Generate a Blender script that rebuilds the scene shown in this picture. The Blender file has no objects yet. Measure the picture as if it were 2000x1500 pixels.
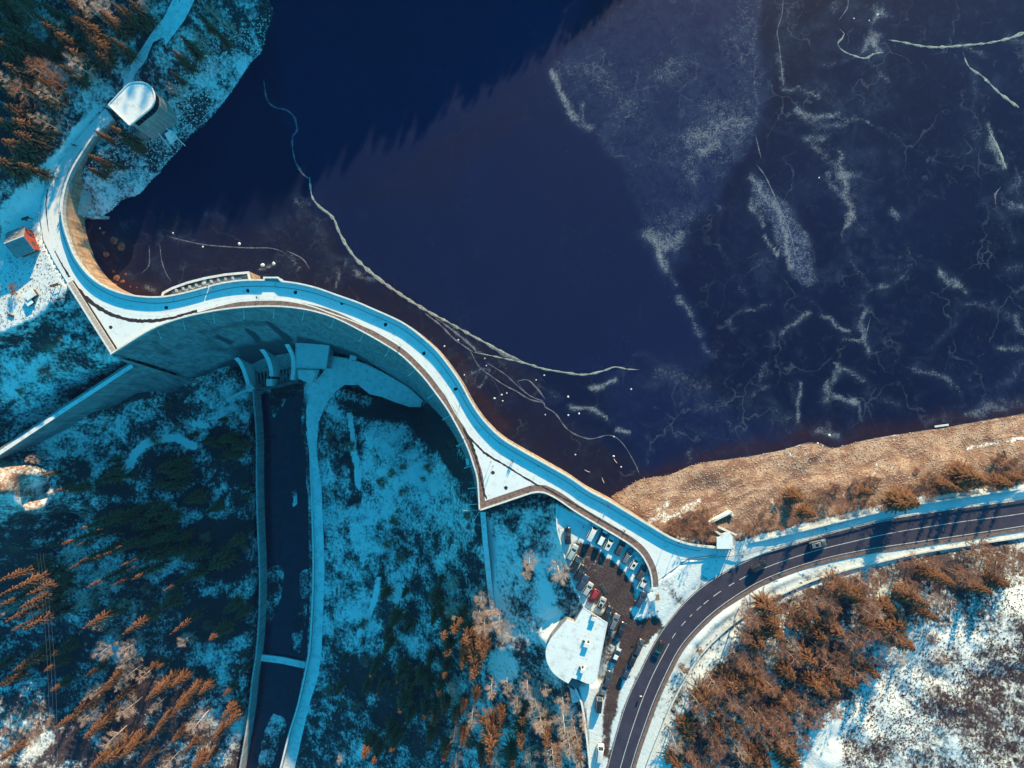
import bpy, bmesh, math, random
import numpy as np
from mathutils import Vector, Matrix
from mathutils.geometry import tessellate_polygon

random.seed(7); RNG = np.random.default_rng(7)
SC = bpy.context.scene
COL = SC.collection
R = math.radians

# ------------------------------------------------------------------ camera, light, exposure
CAM_H = 200.0; GSD = 0.15                 # metres above the dam crest; metres per photo pixel at the crest
cam_d = bpy.data.cameras.new('camera'); cam = bpy.data.objects.new('camera', cam_d); COL.objects.link(cam)
cam.location = (0, 0, CAM_H); cam.rotation_euler = (0, 0, 0)
cam_d.sensor_width = 36; cam_d.lens = 24.0; cam_d.clip_start = 1; cam_d.clip_end = 3000
SC.camera = cam
SUN_EL, SUN_AZ = 20.0, 20.4               # degrees; azimuth from +Y towards +X
world = bpy.data.worlds.new('World'); SC.world = world; world.use_nodes = True
wn = world.node_tree; wn.nodes.clear()
sky = wn.nodes.new('ShaderNodeTexSky'); sky.sky_type = 'NISHITA'; sky.sun_disc = False
sky.sun_elevation = R(SUN_EL); sky.sun_rotation = R(SUN_AZ); sky.ozone_density = 4.0; sky.air_density = 1.0; sky.dust_density = 0.3
tint = wn.nodes.new('ShaderNodeMix'); tint.data_type = 'RGBA'; tint.blend_type = 'MULTIPLY'; tint.inputs[0].default_value = 1
tint.inputs[7].default_value = (0.05, 0.86, 0.84, 1)
bg = wn.nodes.new('ShaderNodeBackground'); bg.inputs[1].default_value = 0.15
wo = wn.nodes.new('ShaderNodeOutputWorld')
wn.links.new(sky.outputs[0], tint.inputs[6]); wn.links.new(tint.outputs[2], bg.inputs[0]); wn.links.new(bg.outputs[0], wo.inputs[0])
SUND = Vector((math.sin(R(SUN_AZ)) * math.cos(R(SUN_EL)), math.cos(R(SUN_AZ)) * math.cos(R(SUN_EL)), math.sin(R(SUN_EL))))
sun_d = bpy.data.lights.new('sun', 'SUN'); sun_d.energy = 3.9; sun_d.angle = R(0.53); sun_d.color = (1.0, 0.75, 0.42)
sun = bpy.data.objects.new('sun', sun_d); COL.objects.link(sun); sun.location = (60, 160, 150)
sun.rotation_euler = SUND.to_track_quat('Z', 'Y').to_euler()
vs = SC.view_settings; vs.view_transform = 'Standard'; vs.look = 'None'; vs.gamma = 1.0; vs.exposure = 1.2
try: vs.use_curve_mapping = False
except Exception: pass
SC.cycles.max_bounces = 5; SC.cycles.diffuse_bounces = 3; SC.cycles.glossy_bounces = 2
SC.cycles.transparent_max_bounces = 4

# ------------------------------------------------------------------ helpers
def W(px, py, z=0.0):
    "surveyed point: photo pixel at a known height -> world"
    k = (CAM_H - z) / CAM_H * GSD
    return Vector(((px - 1000) * k, (750 - py) * k, z))
def xy(px, py, z=0.0):
    v = W(px, py, z); return (v.x, v.y)

def link(name, data, parent=None, label=None, cat=None, group=None, kind=None, mat=None):
    o = bpy.data.objects.new(name, data); COL.objects.link(o)
    if parent is not None: o.parent = parent
    if label: o['label'] = label
    if cat: o['category'] = cat
    if group: o['group'] = group
    if kind: o['kind'] = kind
    if mat is not None and data is not None:
        for m in (mat if isinstance(mat, (list, tuple)) else [mat]): data.materials.append(m)
    return o
def empty(name, loc, label, cat, group=None, rz=0.0):
    o = link(name, None, None, label, cat, group)
    o.location = loc; o.rotation_euler = (0, 0, rz); o.empty_display_size = 0.5
    return o

class MB:
    def __init__(s): s.v = []; s.f = []; s.m = []
    def add(s, vs, fs, mi=0):
        b = len(s.v); s.v += [tuple(v) for v in vs]
        for f in fs: s.f.append(tuple(b + i for i in f)); s.m.append(mi)
        return s
    def box(s, c, size, rz=0.0, mi=0, taper=1.0):
        cx, cy, cz = c; hx, hy, hz = size[0]/2, size[1]/2, size[2]/2
        ca, sa = math.cos(rz), math.sin(rz); vs = []
        for z, t in ((-hz, 1.0), (hz, taper)):
            for x, y in ((-hx, -hy), (hx, -hy), (hx, hy), (-hx, hy)):
                x *= t; y *= t
                vs.append((cx + x*ca - y*sa, cy + x*sa + y*ca, cz + z))
        return s.add(vs, [(3,2,1,0),(4,5,6,7),(0,1,5,4),(1,2,6,5),(2,3,7,6),(3,0,4,7)], mi)
    def prism(s, poly, z0, z1, mi=0, bottom=False):
        "poly: list of (x, y); z0/z1 numbers or per-vertex lists"
        n = len(poly); A = sum(poly[i][0]*poly[(i+1) % n][1] - poly[(i+1) % n][0]*poly[i][1] for i in range(n))
        if A < 0:
            poly = poly[::-1]
            if isinstance(z0, (list, tuple)): z0 = z0[::-1]
            if isinstance(z1, (list, tuple)): z1 = z1[::-1]
        Z0 = z0 if isinstance(z0, (list, tuple)) else [z0]*n; Z1 = z1 if isinstance(z1, (list, tuple)) else [z1]*n
        vs = [(p[0], p[1], Z0[i]) for i, p in enumerate(poly)] + [(p[0], p[1], Z1[i]) for i, p in enumerate(poly)]
        tri = tessellate_polygon([[Vector((p[0], p[1], 0)) for p in poly]])
        fs = []
        for t in tri:
            a, b, c = t
            cr = (poly[b][0]-poly[a][0])*(poly[c][1]-poly[a][1]) - (poly[b][1]-poly[a][1])*(poly[c][0]-poly[a][0])
            if cr < 0: t = (a, c, b)
            fs.append(tuple(n + i for i in t))
            if bottom: fs.append((t[2], t[1], t[0]))
        for i in range(n):
            j = (i+1) % n; fs.append((i, j, n+j, n+i))
        return s.add(vs, fs, mi)
    def tube(s, pts, rad, n=6, mi=0, cap=True):
        pts = [Vector(p) for p in pts]
        if not isinstance(rad, (list, tuple)): rad = [rad]*len(pts)
        vs, fs = [], []
        for i, p in enumerate(pts):
            d = (pts[min(i+1, len(pts)-1)] - pts[max(i-1, 0)]).normalized()
            a = d.orthogonal().normalized() if abs(d.z) < 0.95 else Vector((1, 0, 0)).cross(d).normalized()
            b = d.cross(a)
            for k in range(n):
                t = 2*math.pi*k/n; vs.append(p + (a*math.cos(t) + b*math.sin(t))*rad[i])
        for i in range(len(pts)-1):
            for k in range(n):
                k2 = (k+1) % n; fs.append((i*n+k, i*n+k2, (i+1)*n+k2, (i+1)*n+k))
        if cap: fs.append(tuple(range(n-1, -1, -1))); fs.append(tuple((len(pts)-1)*n + k for k in range(n)))
        return s.add(vs, fs, mi)
    def wall(s, pts, half, z0, z1, mi=0):
        "wall along a polyline of (x, y); z0/z1 numbers or lists; half = half thickness"
        n = len(pts); Z0 = z0 if isinstance(z0, (list, tuple)) else [z0]*n; Z1 = z1 if isinstance(z1, (list, tuple)) else [z1]*n
        L = offset(pts, half); Rr = offset(pts, -half); vs, fs = [], []
        for i in range(n):
            vs += [(L[i][0], L[i][1], Z0[i]), (Rr[i][0], Rr[i][1], Z0[i]), (Rr[i][0], Rr[i][1], Z1[i]), (L[i][0], L[i][1], Z1[i])]
        for i in range(n-1):
            a, b = i*4, (i+1)*4
            fs += [(a+3, a+2, b+2, b+3), (a+2, a+1, b+1, b+2), (a, a+3, b+3, b), (a+1, a, b, b+1)]
        fs += [(0, 1, 2, 3), ((n-1)*4+3, (n-1)*4+2, (n-1)*4+1, (n-1)*4)]
        return s.add(vs, fs, mi)
    def ribbon(s, L, Rr, zl, zr=None, mi=0):
        n = len(L); zl = zl if isinstance(zl, (list, tuple)) else [zl]*n; zr = zl if zr is None else (zr if isinstance(zr, (list, tuple)) else [zr]*n)
        vs = [(L[i][0], L[i][1], zl[i]) for i in range(n)] + [(Rr[i][0], Rr[i][1], zr[i]) for i in range(n)]
        return s.add(vs, [(i, n+i, n+i+1, i+1) for i in range(n-1)], mi)
    def mesh(s, name, mats=None, smooth=False):
        me = bpy.data.meshes.new(name); me.from_pydata([tuple(v) for v in s.v], [], s.f); 
        if mats is not None:
            for m in (mats if isinstance(mats, (list, tuple)) else [mats]): me.materials.append(m)
        if any(s.m): me.polygons.foreach_set('material_index', s.m)
        if smooth: me.polygons.foreach_set('use_smooth', [True]*len(me.polygons))
        me.update(); return me
    def obj(s, name, mats, parent=None, smooth=False, **kw):
        return link(name, s.mesh(name, mats, smooth), parent, **kw)

def offset(pts, d):
    "offset an open polyline to its left by d"
    n = len(pts); out = []
    for i in range(n):
        a = pts[max(i-1, 0)]; b = pts[min(i+1, n-1)]; p = pts[i]
        if 0 < i < n-1:
            d1 = Vector((p[0]-a[0], p[1]-a[1])); d2 = Vector((b[0]-p[0], b[1]-p[1]))
            d1.normalize(); d2.normalize()
            n1 = Vector((-d1.y, d1.x)); n2 = Vector((-d2.y, d2.x)); m = n1 + n2
            if m.length < 1e-4: m = n1
            m.normalize(); c = max(m.dot(n1), 0.45); v = m*(d/c)
        else:
            t = Vector((b[0]-a[0], b[1]-a[1])).normalized(); v = Vector((-t.y, t.x))*d
        out.append((p[0]+v.x, p[1]+v.y))
    return out
def smooth_line(pts, step=8.0):
    "Catmull-Rom through points (any dimension), resampled roughly every `step`"
    P = [np.array(p, float) for p in pts]
    P = [2*P[0]-P[1]] + P + [2*P[-1]-P[-2]]; out = []
    for i in range(1, len(P)-2):
        p0, p1, p2, p3 = P[i-1], P[i], P[i+1], P[i+2]
        m = max(1, int(np.linalg.norm((p2-p1)[:2])/step))
        for k in range(m):
            t = k/m
            out.append(0.5*((2*p1) + (-p0+p2)*t + (2*p0-5*p1+4*p2-p3)*t*t + (-p0+3*p1-3*p2+p3)*t**3))
    out.append(P[-2]); return [tuple(o) for o in out]
def resample(pts, n):
    P = np.array(pts, float); d = np.r_[0, np.cumsum(np.linalg.norm(np.diff(P[:, :2], axis=0), axis=1))]
    t = np.linspace(0, d[-1], n); return [tuple(np.interp(x, d, P[:, j]) for j in range(P.shape[1])) for x in t]
def inside(X, Y, poly):
    r = np.zeros(X.shape, bool); n = len(poly)
    for i in range(n):
        x1, y1 = poly[i][:2]; x2, y2 = poly[(i+1) % n][:2]
        if y1 == y2: continue
        c = ((y1 > Y) != (y2 > Y)) & (X < (x2-x1)*(Y-y1)/(y2-y1)+x1); r ^= c
    return r
def dist_line(X, Y, pts, closed=False, want_t=False):
    best = np.full(X.shape, 1e9); bt = np.zeros(X.shape)
    n = len(pts); m = n if closed else n-1
    for i in range(m):
        x1, y1 = pts[i][:2]; x2, y2 = pts[(i+1) % n][:2]; dx, dy = x2-x1, y2-y1; L = dx*dx+dy*dy
        t = np.clip(((X-x1)*dx+(Y-y1)*dy)/max(L, 1e-9), 0, 1)
        d = np.hypot(X-x1-t*dx, Y-y1-t*dy)
        if want_t: bt = np.where(d < best, i+t, bt)
        best = np.minimum(best, d)
    return (best, bt) if want_t else best
def sd_poly(X, Y, poly):
    d = dist_line(X, Y, poly, True); return np.where(inside(X, Y, poly), d, -d)
def sstep(a, b, x):
    t = np.clip((x-a)/(b-a), 0, 1); return t*t*(3-2*t)
def np_mesh(name, V, F, attrs=None, smooth=True):
    me = bpy.data.meshes.new(name); V = np.asarray(V, np.float32); F = np.asarray(F, np.int32); k = F.shape[1]
    me.vertices.add(len(V)); me.vertices.foreach_set('co', V.ravel())
    me.loops.add(F.size); me.loops.foreach_set('vertex_index', F.ravel())
    me.polygons.add(len(F)); me.polygons.foreach_set('loop_start', np.arange(0, F.size, k, dtype=np.int32))
    try: me.polygons.foreach_set('loop_total', np.full(len(F), k, dtype=np.int32))
    except Exception: pass
    if smooth: me.polygons.foreach_set('use_smooth', np.ones(len(F), bool))
    for nme, a in (attrs or {}).items():
        at = me.attributes.new(nme, 'FLOAT', 'POINT'); at.data.foreach_set('value', np.asarray(a, np.float32).ravel())
    me.update(calc_edges=True); me.validate(); return me

# ------------------------------------------------------------------ materials
class NT:
    def __init__(s, name):
        s.m = bpy.data.materials.new(name); s.m.use_nodes = True; s.t = s.m.node_tree; s.t.nodes.clear()
        s.out = s.t.nodes.new('ShaderNodeOutputMaterial'); s.b = s.t.nodes.new('ShaderNodeBsdfPrincipled')
        s.t.links.new(s.b.outputs[0], s.out.inputs[0]); s._pos = None
    def n(s, typ, **kw):
        nd = s.t.nodes.new(typ)
        for k, v in kw.items(): setattr(nd, k, v)
        return nd
    def set(s, sock, v):
        if isinstance(v, bpy.types.NodeSocket): s.t.links.new(v, sock)
        elif isinstance(v, (tuple, list)) and len(v) == 3 and sock.type == 'RGBA': sock.default_value = (*v, 1)
        else: sock.default_value = v
    def pos(s):
        if s._pos is None: s._pos = s.n('ShaderNodeNewGeometry').outputs['Position']
        return s._pos
    def objpos(s): return s.n('ShaderNodeTexCoord').outputs['Object']
    def mapping(s, vec, scale=(1,1,1), rot=(0,0,0)):
        m = s.n('ShaderNodeMapping'); s.set(m.inputs[0], vec); m.inputs['Scale'].default_value = scale; m.inputs['Rotation'].default_value = rot
        return m.outputs[0]
    def noise(s, scale, detail=4, rough=0.55, vec=None, dist=0.0):
        nd = s.n('ShaderNodeTexNoise'); s.set(nd.inputs['Vector'], vec if vec is not None else s.pos())
        nd.inputs['Scale'].default_value = scale; nd.inputs['Detail'].default_value = detail; nd.inputs['Roughness'].default_value = rough
        nd.inputs['Distortion'].default_value = dist
        return nd.outputs[0]
    def voro(s, scale, feature='F1', vec=None, out='Distance'):
        nd = s.n('ShaderNodeTexVoronoi', feature=feature); s.set(nd.inputs['Vector'], vec if vec is not None else s.pos()); nd.inputs['Scale'].default_value = scale
        return nd.outputs[out]
    def math(s, op, a, b=0.0, c=None):
        nd = s.n('ShaderNodeMath', operation=op); s.set(nd.inputs[0], a); s.set(nd.inputs[1], b)
        if c is not None: s.set(nd.inputs[2], c)
        return nd.outputs[0]
    def ramp(s, x, a, b, c=0.0, d=1.0):
        nd = s.n('ShaderNodeMapRange', interpolation_type='SMOOTHSTEP'); s.set(nd.inputs[0], x)
        for i, v in zip((1,2,3,4), (a,b,c,d)): s.set(nd.inputs[i], v)
        return nd.outputs[0]
    def mix(s, f, a, b, mode='MIX'):
        nd = s.n('ShaderNodeMix', data_type='RGBA', blend_type=mode); s.set(nd.inputs[0], f); s.set(nd.inputs[6], a); s.set(nd.inputs[7], b)
        return nd.outputs[2]
    def attr(s, name):
        nd = s.n('ShaderNodeAttribute'); nd.attribute_name = name; return nd.outputs['Fac']
    def rand(s): return s.n('ShaderNodeObjectInfo').outputs['Random']
    def bump(s, h, strength=0.5, dist=0.3):
        nd = s.n('ShaderNodeBump'); nd.inputs['Strength'].default_value = strength; nd.inputs['Distance'].default_value = dist
        s.set(nd.inputs['Height'], h); s.t.links.new(nd.outputs[0], s.b.inputs['Normal'])
    def done(s, col, rough=0.8, spec=0.2, metal=0.0):
        s.set(s.b.inputs['Base Color'], col); s.set(s.b.inputs['Roughness'], rough)
        s.b.inputs['Specular IOR Level'].default_value = spec; s.b.inputs['Metallic'].default_value = metal
        return s.m

SNOW = (0.80, 0.83, 0.80)
def m_ground():
    m = NT('frozen_ground')
    n1 = m.noise(0.16, 9, 0.68, dist=0.4); n2 = m.noise(1.1, 6, 0.65); n3 = m.noise(0.05, 4, 0.5)
    st = m.noise(1.6, 5, 0.7, vec=m.mapping(m.pos(), (1, 0.35, 0.6), (0, 0, 0.5)))
    s = m.attr('snow'); t = m.attr('tan')
    x = m.math('ADD', s, m.math('MULTIPLY', m.math('SUBTRACT', n1, 0.5), 1.25))
    x = m.math('ADD', x, m.math('MULTIPLY', m.math('SUBTRACT', n2, 0.5), 0.75))
    x = m.math('ADD', x, m.math('MULTIPLY', m.math('SUBTRACT', st, 0.5), 0.5))
    x = m.math('ADD', x, m.math('MULTIPLY', m.math('SUBTRACT', n3, 0.5), 0.9))
    cov = m.ramp(x, 0.38, 0.76)
    g = m.noise(2.4, 5, 0.75); g2 = m.noise(0.3, 5, 0.6)
    dark = m.mix(m.ramp(g, 0.3, 0.7), (0.018, 0.013, 0.018), (0.078, 0.060, 0.064))
    tan = m.mix(m.ramp(g, 0.32, 0.68), (0.19, 0.11, 0.08), (0.58, 0.40, 0.28))
    red = m.mix(m.ramp(g, 0.3, 0.7), (0.10, 0.045, 0.035), (0.36, 0.19, 0.12))
    tan = m.mix(m.ramp(g2, 0.42, 0.62), tan, red)
    zz = m.noise(1.0, 4, 0.7, vec=m.mapping(m.pos(), (0.02, 0.02, 1.15)))
    tan = m.mix(m.ramp(zz, 0.46, 0.60, 0, 0.8), tan, (0.165, 0.085, 0.062))
    base = m.mix(m.ramp(t, 0.0, 1.0), dark, tan)
    sn = m.mix(m.ramp(n2, 0.3, 0.75), (0.70, 0.75, 0.73), SNOW)
    col = m.mix(cov, base, sn)
    h = m.math('ADD', m.math('MULTIPLY', m.noise(1.4, 7, 0.7), 0.7), m.math('MULTIPLY', cov, 0.12))
    m.bump(h, 0.55, 0.5)
    return m.done(col, 0.9, 0.1)
def m_snow(name='packed_snow', dirt=0.25, bump=0.25):
    m = NT(name); n = m.noise(0.5, 7, 0.7); n2 = m.noise(3.0, 5, 0.7)
    x = m.math('ADD', m.math('MULTIPLY', n, 0.6), m.math('MULTIPLY', n2, 0.4))
    c = m.mix(m.ramp(x, 0.62 - dirt*0.4, 0.70 - dirt*0.3), SNOW, (0.56, 0.57, 0.55))
    c = m.mix(m.ramp(m.noise(0.11, 4, 0.6), 0.45, 0.75, 0, 0.35), c, (0.62, 0.64, 0.62))
    m.bump(m.noise(2.2, 6, 0.7), bump, 0.12); return m.done(c, 0.85, 0.15)
def m_concrete(name, a, b, scale=0.4, stain=None):
    m = NT(name); n = m.noise(scale, 8, 0.7); n2 = m.noise(scale*6, 5, 0.7)
    v = m.noise(1.2, 5, 0.6, vec=m.mapping(m.pos(), (1, 1, 0.06)))
    c = m.mix(m.ramp(n, 0.3, 0.7), a, b); c = m.mix(m.ramp(v, 0.42, 0.68, 0, 0.65), c, tuple(x*0.5 for x in a))
    if stain:
        w = m.math('ADD', m.attr('wet'), m.math('MULTIPLY', m.math('SUBTRACT', m.noise(0.35, 6, 0.65, vec=m.mapping(m.pos(), (1, 1, 0.2))), 0.5), 0.5))
        c = m.mix(m.ramp(w, 0.35, 0.65), c, stain)
        # lift joints of the concrete pours, one line every three metres of height
        j = m.n('ShaderNodeSeparateXYZ'); m.set(j.inputs[0], m.pos())
        fr = m.math('FRACT', m.math('DIVIDE', j.outputs[2], 3.0)); c = m.mix(m.ramp(fr, 0.0, 0.07, 0.45, 0.0), c, tuple(x*0.5 for x in a))
    m.bump(n2, 0.3, 0.05); return m.done(c, 0.85, 0.2)
def m_plain(name, c, rough=0.6, spec=0.3, var=0.25, scale=3.0, metal=0.0):
    m = NT(name); n = m.noise(scale, 5, 0.65)
    col = m.mix(m.ramp(n, 0.3, 0.7), tuple(x*(1-var) for x in c), tuple(min(1, x*(1+var*0.6)) for x in c))
    return m.done(col, rough, spec, metal)
def m_asphalt():
    m = NT('asphalt'); n = m.noise(0.25, 6, 0.6); n2 = m.noise(9, 3, 0.7); w = m.attr('wear')
    c = m.mix(m.ramp(n, 0.3, 0.7), (0.034, 0.032, 0.055), (0.052, 0.049, 0.076))
    c = m.mix(m.ramp(n2, 0.4, 0.75, 0, 0.35), c, (0.065, 0.06, 0.07))
    x = m.math('ADD', w, m.math('MULTIPLY', m.math('SUBTRACT', m.noise(0.7, 5, 0.7), 0.5), 0.4))
    c = m.mix(m.ramp(x, 0.4, 0.9, 0, 0.45), c, (0.11, 0.095, 0.10))
    m.bump(n2, 0.2, 0.02); return m.done(c, 0.8, 0.3)
def m_ice():
    m = NT('lake_ice'); fr = m.attr('frost'); mk = m.attr('milk'); br = m.attr('brown')
    n1 = m.noise(0.55, 8, 0.75, dist=0.8); n2 = m.noise(2.0, 5, 0.75); big = m.noise(0.03, 5, 0.6)
    mk2 = m.math('ADD', mk, m.math('MULTIPLY', m.math('SUBTRACT', big, 0.5), 0.35))
    c = m.mix(mk2, (0.0034, 0.0050, 0.020), (0.0082, 0.0165, 0.070))
    c = m.mix(m.math('MULTIPLY', br, m.ramp(m.noise(0.12, 6, 0.65), 0.25, 0.65, 0.45, 1.0)), c, (0.0125, 0.0115, 0.026))
    red = m.attr('red'); c = m.mix(m.math('MULTIPLY', red, m.ramp(n1, 0.2, 0.75, 0.3, 1.0)), c, (0.036, 0.015, 0.018))
    x = m.math('ADD', m.math('MULTIPLY', n1, 0.5), m.math('MULTIPLY', n2, 0.62))
    thr = m.math('SUBTRACT', 0.785, m.math('MULTIPLY', fr, 0.36))
    d = m.math('SUBTRACT', x, thr)
    f = m.ramp(d, -0.05, 0.26)
    f = m.math('MULTIPLY', f, m.ramp(fr, 0.02, 0.6, 0.0, 0.80))
    haze = m.math('MULTIPLY', fr, m.ramp(m.noise(0.22, 7, 0.6, dist=1.2), 0.30, 0.72, 0.0, 0.55)); 
    c = m.mix(haze, c, (0.05, 0.08, 0.14))
    c = m.mix(f, c, (0.34, 0.36, 0.37))
    warp = m.n('ShaderNodeVectorMath', operation='ADD'); nz = m.n('ShaderNodeTexNoise'); m.set(nz.inputs['Vector'], m.pos()); nz.inputs['Scale'].default_value = 0.12; nz.inputs['Detail'].default_value = 5
    sc_ = m.n('ShaderNodeVectorMath', operation='SCALE'); m.set(sc_.inputs[0], nz.outputs['Color']); sc_.inputs['Scale'].default_value = 16.0
    m.set(warp.inputs[0], m.pos()); m.set(warp.inputs[1], sc_.outputs[0])
    l1 = m.ramp(m.voro(0.055, 'DISTANCE_TO_EDGE', warp.outputs[0]), 0.0, 0.022, 1.0, 0.0); l2 = m.ramp(m.voro(0.19, 'DISTANCE_TO_EDGE', warp.outputs[0]), 0.0, 0.035, 1.0, 0.0)
    gate = m.ramp(m.noise(0.09, 5, 0.65), 0.44, 0.62)
    lace = m.math('MULTIPLY', m.attr('lace'), m.math('MULTIPLY', gate, m.math('MAXIMUM', m.math('MULTIPLY', l1, 0.20), m.math('MULTIPLY', l2, m.ramp(n1, 0.4, 0.65, 0.0, 0.13)))))
    c = m.mix(lace, c, (0.20, 0.23, 0.27))
    veil = m.math('MULTIPLY', m.attr('lace'), m.ramp(m.noise(0.16, 8, 0.68, dist=1.5), 0.50, 0.80, 0.0, 0.32)); c = m.mix(veil, c, (0.045, 0.065, 0.110))
    sp = m.math('MULTIPLY', m.ramp(m.voro(0.9), 0.05, 0.09, 1.0, 0.0), m.ramp(m.noise(0.07, 4, 0.6), 0.5, 0.62, 0.0, 0.45))
    c = m.mix(m.math('MULTIPLY', sp, m.ramp(mk, 0.1, 0.5)), c, (0.30, 0.34, 0.38))
    m.bump(m.noise(0.8, 5, 0.6), 0.12, 0.05)
    return m.done(c, m.ramp(f, 0, 1, 0.42, 0.9), 0.12)
def m_needles(name, inner, tip):
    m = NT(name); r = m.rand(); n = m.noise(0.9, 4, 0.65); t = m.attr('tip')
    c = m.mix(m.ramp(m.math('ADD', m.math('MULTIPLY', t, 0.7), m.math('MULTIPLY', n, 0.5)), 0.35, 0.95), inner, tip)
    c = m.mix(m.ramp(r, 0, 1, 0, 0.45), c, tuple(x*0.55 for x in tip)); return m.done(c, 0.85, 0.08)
def m_bark(name, a, b):
    m = NT(name); r = m.rand(); n = m.noise(1.5, 4, 0.6)
    c = m.mix(n, a, b); c = m.mix(m.ramp(r, 0, 1, 0, 0.4), c, tuple(x*0.6 for x in a)); return m.done(c, 0.85, 0.1)

M = {}
M['ground'] = m_ground(); M['snow'] = m_snow(); M['deck'] = m_snow('crest_snow', 0.22, 0.2); M['roof_snow'] = m_snow('roof_snow', 0.28, 0.15)
M['track'] = m_snow('track_snow', 0.35, 0.4)
M['ice'] = m_ice(); M['asphalt'] = m_asphalt()
M['frost'] = m_plain('crack_frost', (0.32, 0.34, 0.30), 0.9, 0.1, 0.55, 2.2)
M['frost_dim'] = m_plain('thin_crack_frost', (0.16, 0.17, 0.20), 0.9, 0.1, 0.6, 2.0)
M['dam'] = m_concrete('dam_concrete', (0.19, 0.21, 0.22), (0.31, 0.33, 0.34), 0.3, (0.07, 0.07, 0.085))
M['up_wall'] = m_concrete('tan_dam_wall', (0.27, 0.165, 0.11), (0.50, 0.35, 0.24), 0.5)
M['concrete'] = m_concrete('pale_concrete', (0.36, 0.37, 0.36), (0.52, 0.52, 0.50))
M['dark_concrete'] = m_concrete('dark_concrete', (0.10, 0.10, 0.11), (0.20, 0.20, 0.20))
M['cap'] = m_plain('snowy_coping', (0.74, 0.74, 0.70), 0.8, 0.15, 0.2, 1.5)
M['coping'] = m_plain('bare_coping', (0.50, 0.44, 0.38), 0.8, 0.15, 0.3, 2)
M['brown_path'] = m_concrete('bare_footpath', (0.17, 0.115, 0.10), (0.27, 0.19, 0.165), 0.7)
M['verge'] = m_plain('dead_grass_verge', (0.055, 0.040, 0.045), 0.95, 0.05, 0.7, 2.5)
M['white_paint'] = m_plain('white_paint', (0.72, 0.70, 0.66), 0.7, 0.2, 0.25, 1.5)
M['kerb'] = m_plain('kerb_stone', (0.20, 0.16, 0.16), 0.85, 0.1, 0.3, 2)
M['white_metal'] = m_plain('white_metal', (0.75, 0.76, 0.76), 0.4, 0.4, 0.05)
M['dark_metal'] = m_plain('dark_metal', (0.05, 0.05, 0.055), 0.5, 0.4, 0.2)
M['grey_metal'] = m_plain('galvanised_metal', (0.32, 0.32, 0.33), 0.45, 0.5, 0.2, 3, 0.5)
M['glass'] = m_plain('dark_glass', (0.012, 0.016, 0.022), 0.08, 0.6, 0.1)
M['red_wall'] = m_plain('red_boards', (0.30, 0.055, 0.035), 0.8, 0.15, 0.3, 2)
M['wood'] = m_plain('weathered_wood', (0.11, 0.07, 0.05), 0.9, 0.1, 0.4, 4)
M['house_roof'] = m_plain('slate_roof', (0.26, 0.25, 0.26), 0.8, 0.2, 0.25, 1)
M['grey_wall'] = m_concrete('grey_render', (0.30, 0.28, 0.27), (0.42, 0.39, 0.36), 0.6)
M['water'] = m_plain('river_water', (0.010, 0.012, 0.030), 0.18, 0.5, 0.4, 0.3)
M['stone'] = m_plain('pale_stones', (0.50, 0.35, 0.26), 0.9, 0.1, 0.5, 0.8)
M['bracken'] = m_plain('dead_bracken', (0.095, 0.036, 0.030), 0.95, 0.05, 0.5, 0.9)
M['tuft'] = m_plain('dark_grass_tufts', (0.035, 0.028, 0.03), 0.95, 0.05, 0.6, 0.9)
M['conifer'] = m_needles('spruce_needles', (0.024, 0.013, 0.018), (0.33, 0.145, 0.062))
M['trunk'] = m_bark('conifer_bark', (0.10, 0.06, 0.04), (0.18, 0.12, 0.09))
M['birch'] = m_bark('pale_bark', (0.52, 0.37, 0.30), (0.72, 0.58, 0.48))
M['twig_pale'] = m_bark('pale_twigs', (0.46, 0.29, 0.21), (0.60, 0.42, 0.32))
M['twig_brown'] = m_bark('brown_twigs', (0.20, 0.075, 0.045), (0.46, 0.205, 0.115))
M['twig_red'] = m_bark('reddish_shrub_twigs', (0.24, 0.10, 0.065), (0.46, 0.25, 0.16))
M['rubber'] = m_plain('tyre_rubber', (0.02, 0.02, 0.02), 0.8, 0.2, 0.2)
M['skin'] = m_plain('skin', (0.45, 0.28, 0.2), 0.6, 0.3, 0.1)
M['hair'] = m_plain('hair', (0.04, 0.03, 0.025), 0.8, 0.2, 0.2)
M['stone_red'] = m_plain('rusty_stone', (0.26, 0.11, 0.07), 0.9, 0.1, 0.5, 1.2)
M['lamp_red'] = m_plain('red_lamp_glass', (0.30, 0.02, 0.02), 0.2, 0.5, 0.1)
M['lamp_clear'] = m_plain('clear_lamp_glass', (0.7, 0.7, 0.7), 0.15, 0.6, 0.1)

# ------------------------------------------------------------------ surveyed lines (photo pixels at crest level)
UP = smooth_line([(222,235),(190,268),(165,305),(145,340),(133,375),(128,410),(131,440),(140,470),(152,500),(170,527),(190,547),(215,562),(245,573),(280,579),(315,580),(345,576),(380,568),(420,557),(455,550),(490,547),(535,548),(580,553),(620,562),(660,576),(700,590),(730,603),(760,616),(785,628),(805,641),(830,661),(853,682),(875,709),(900,745),(922,785),(940,812),(960,835),(985,857),(1025,881),(1075,909),(1115,932),(1150,956),(1190,977),(1225,998),(1275,1028),(1312,1049),(1350,1061),(1398,1067)], 9)
DN = smooth_line([(219,693),(250,673),(300,643),(350,624),(400,612),(450,604),(500,600),(550,600),(600,606),(650,620),(700,644),(750,672),(787,697),(825,735),(850,767),(875,802),(900,847),(915,880),(925,910),(932,937),(936,997)], 9)
DN2 = [(936,997),(987,980),(1037,963),(1050,961),(1062,962),(1087,974),(1125,1000),(1175,1030),(1225,1060),(1247,1078),(1258,1093),(1267,1112),(1271,1130),(1272,1145)]
DN2 = [DN2[0], DN2[1]] + smooth_line(DN2[2:], 9)
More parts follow.
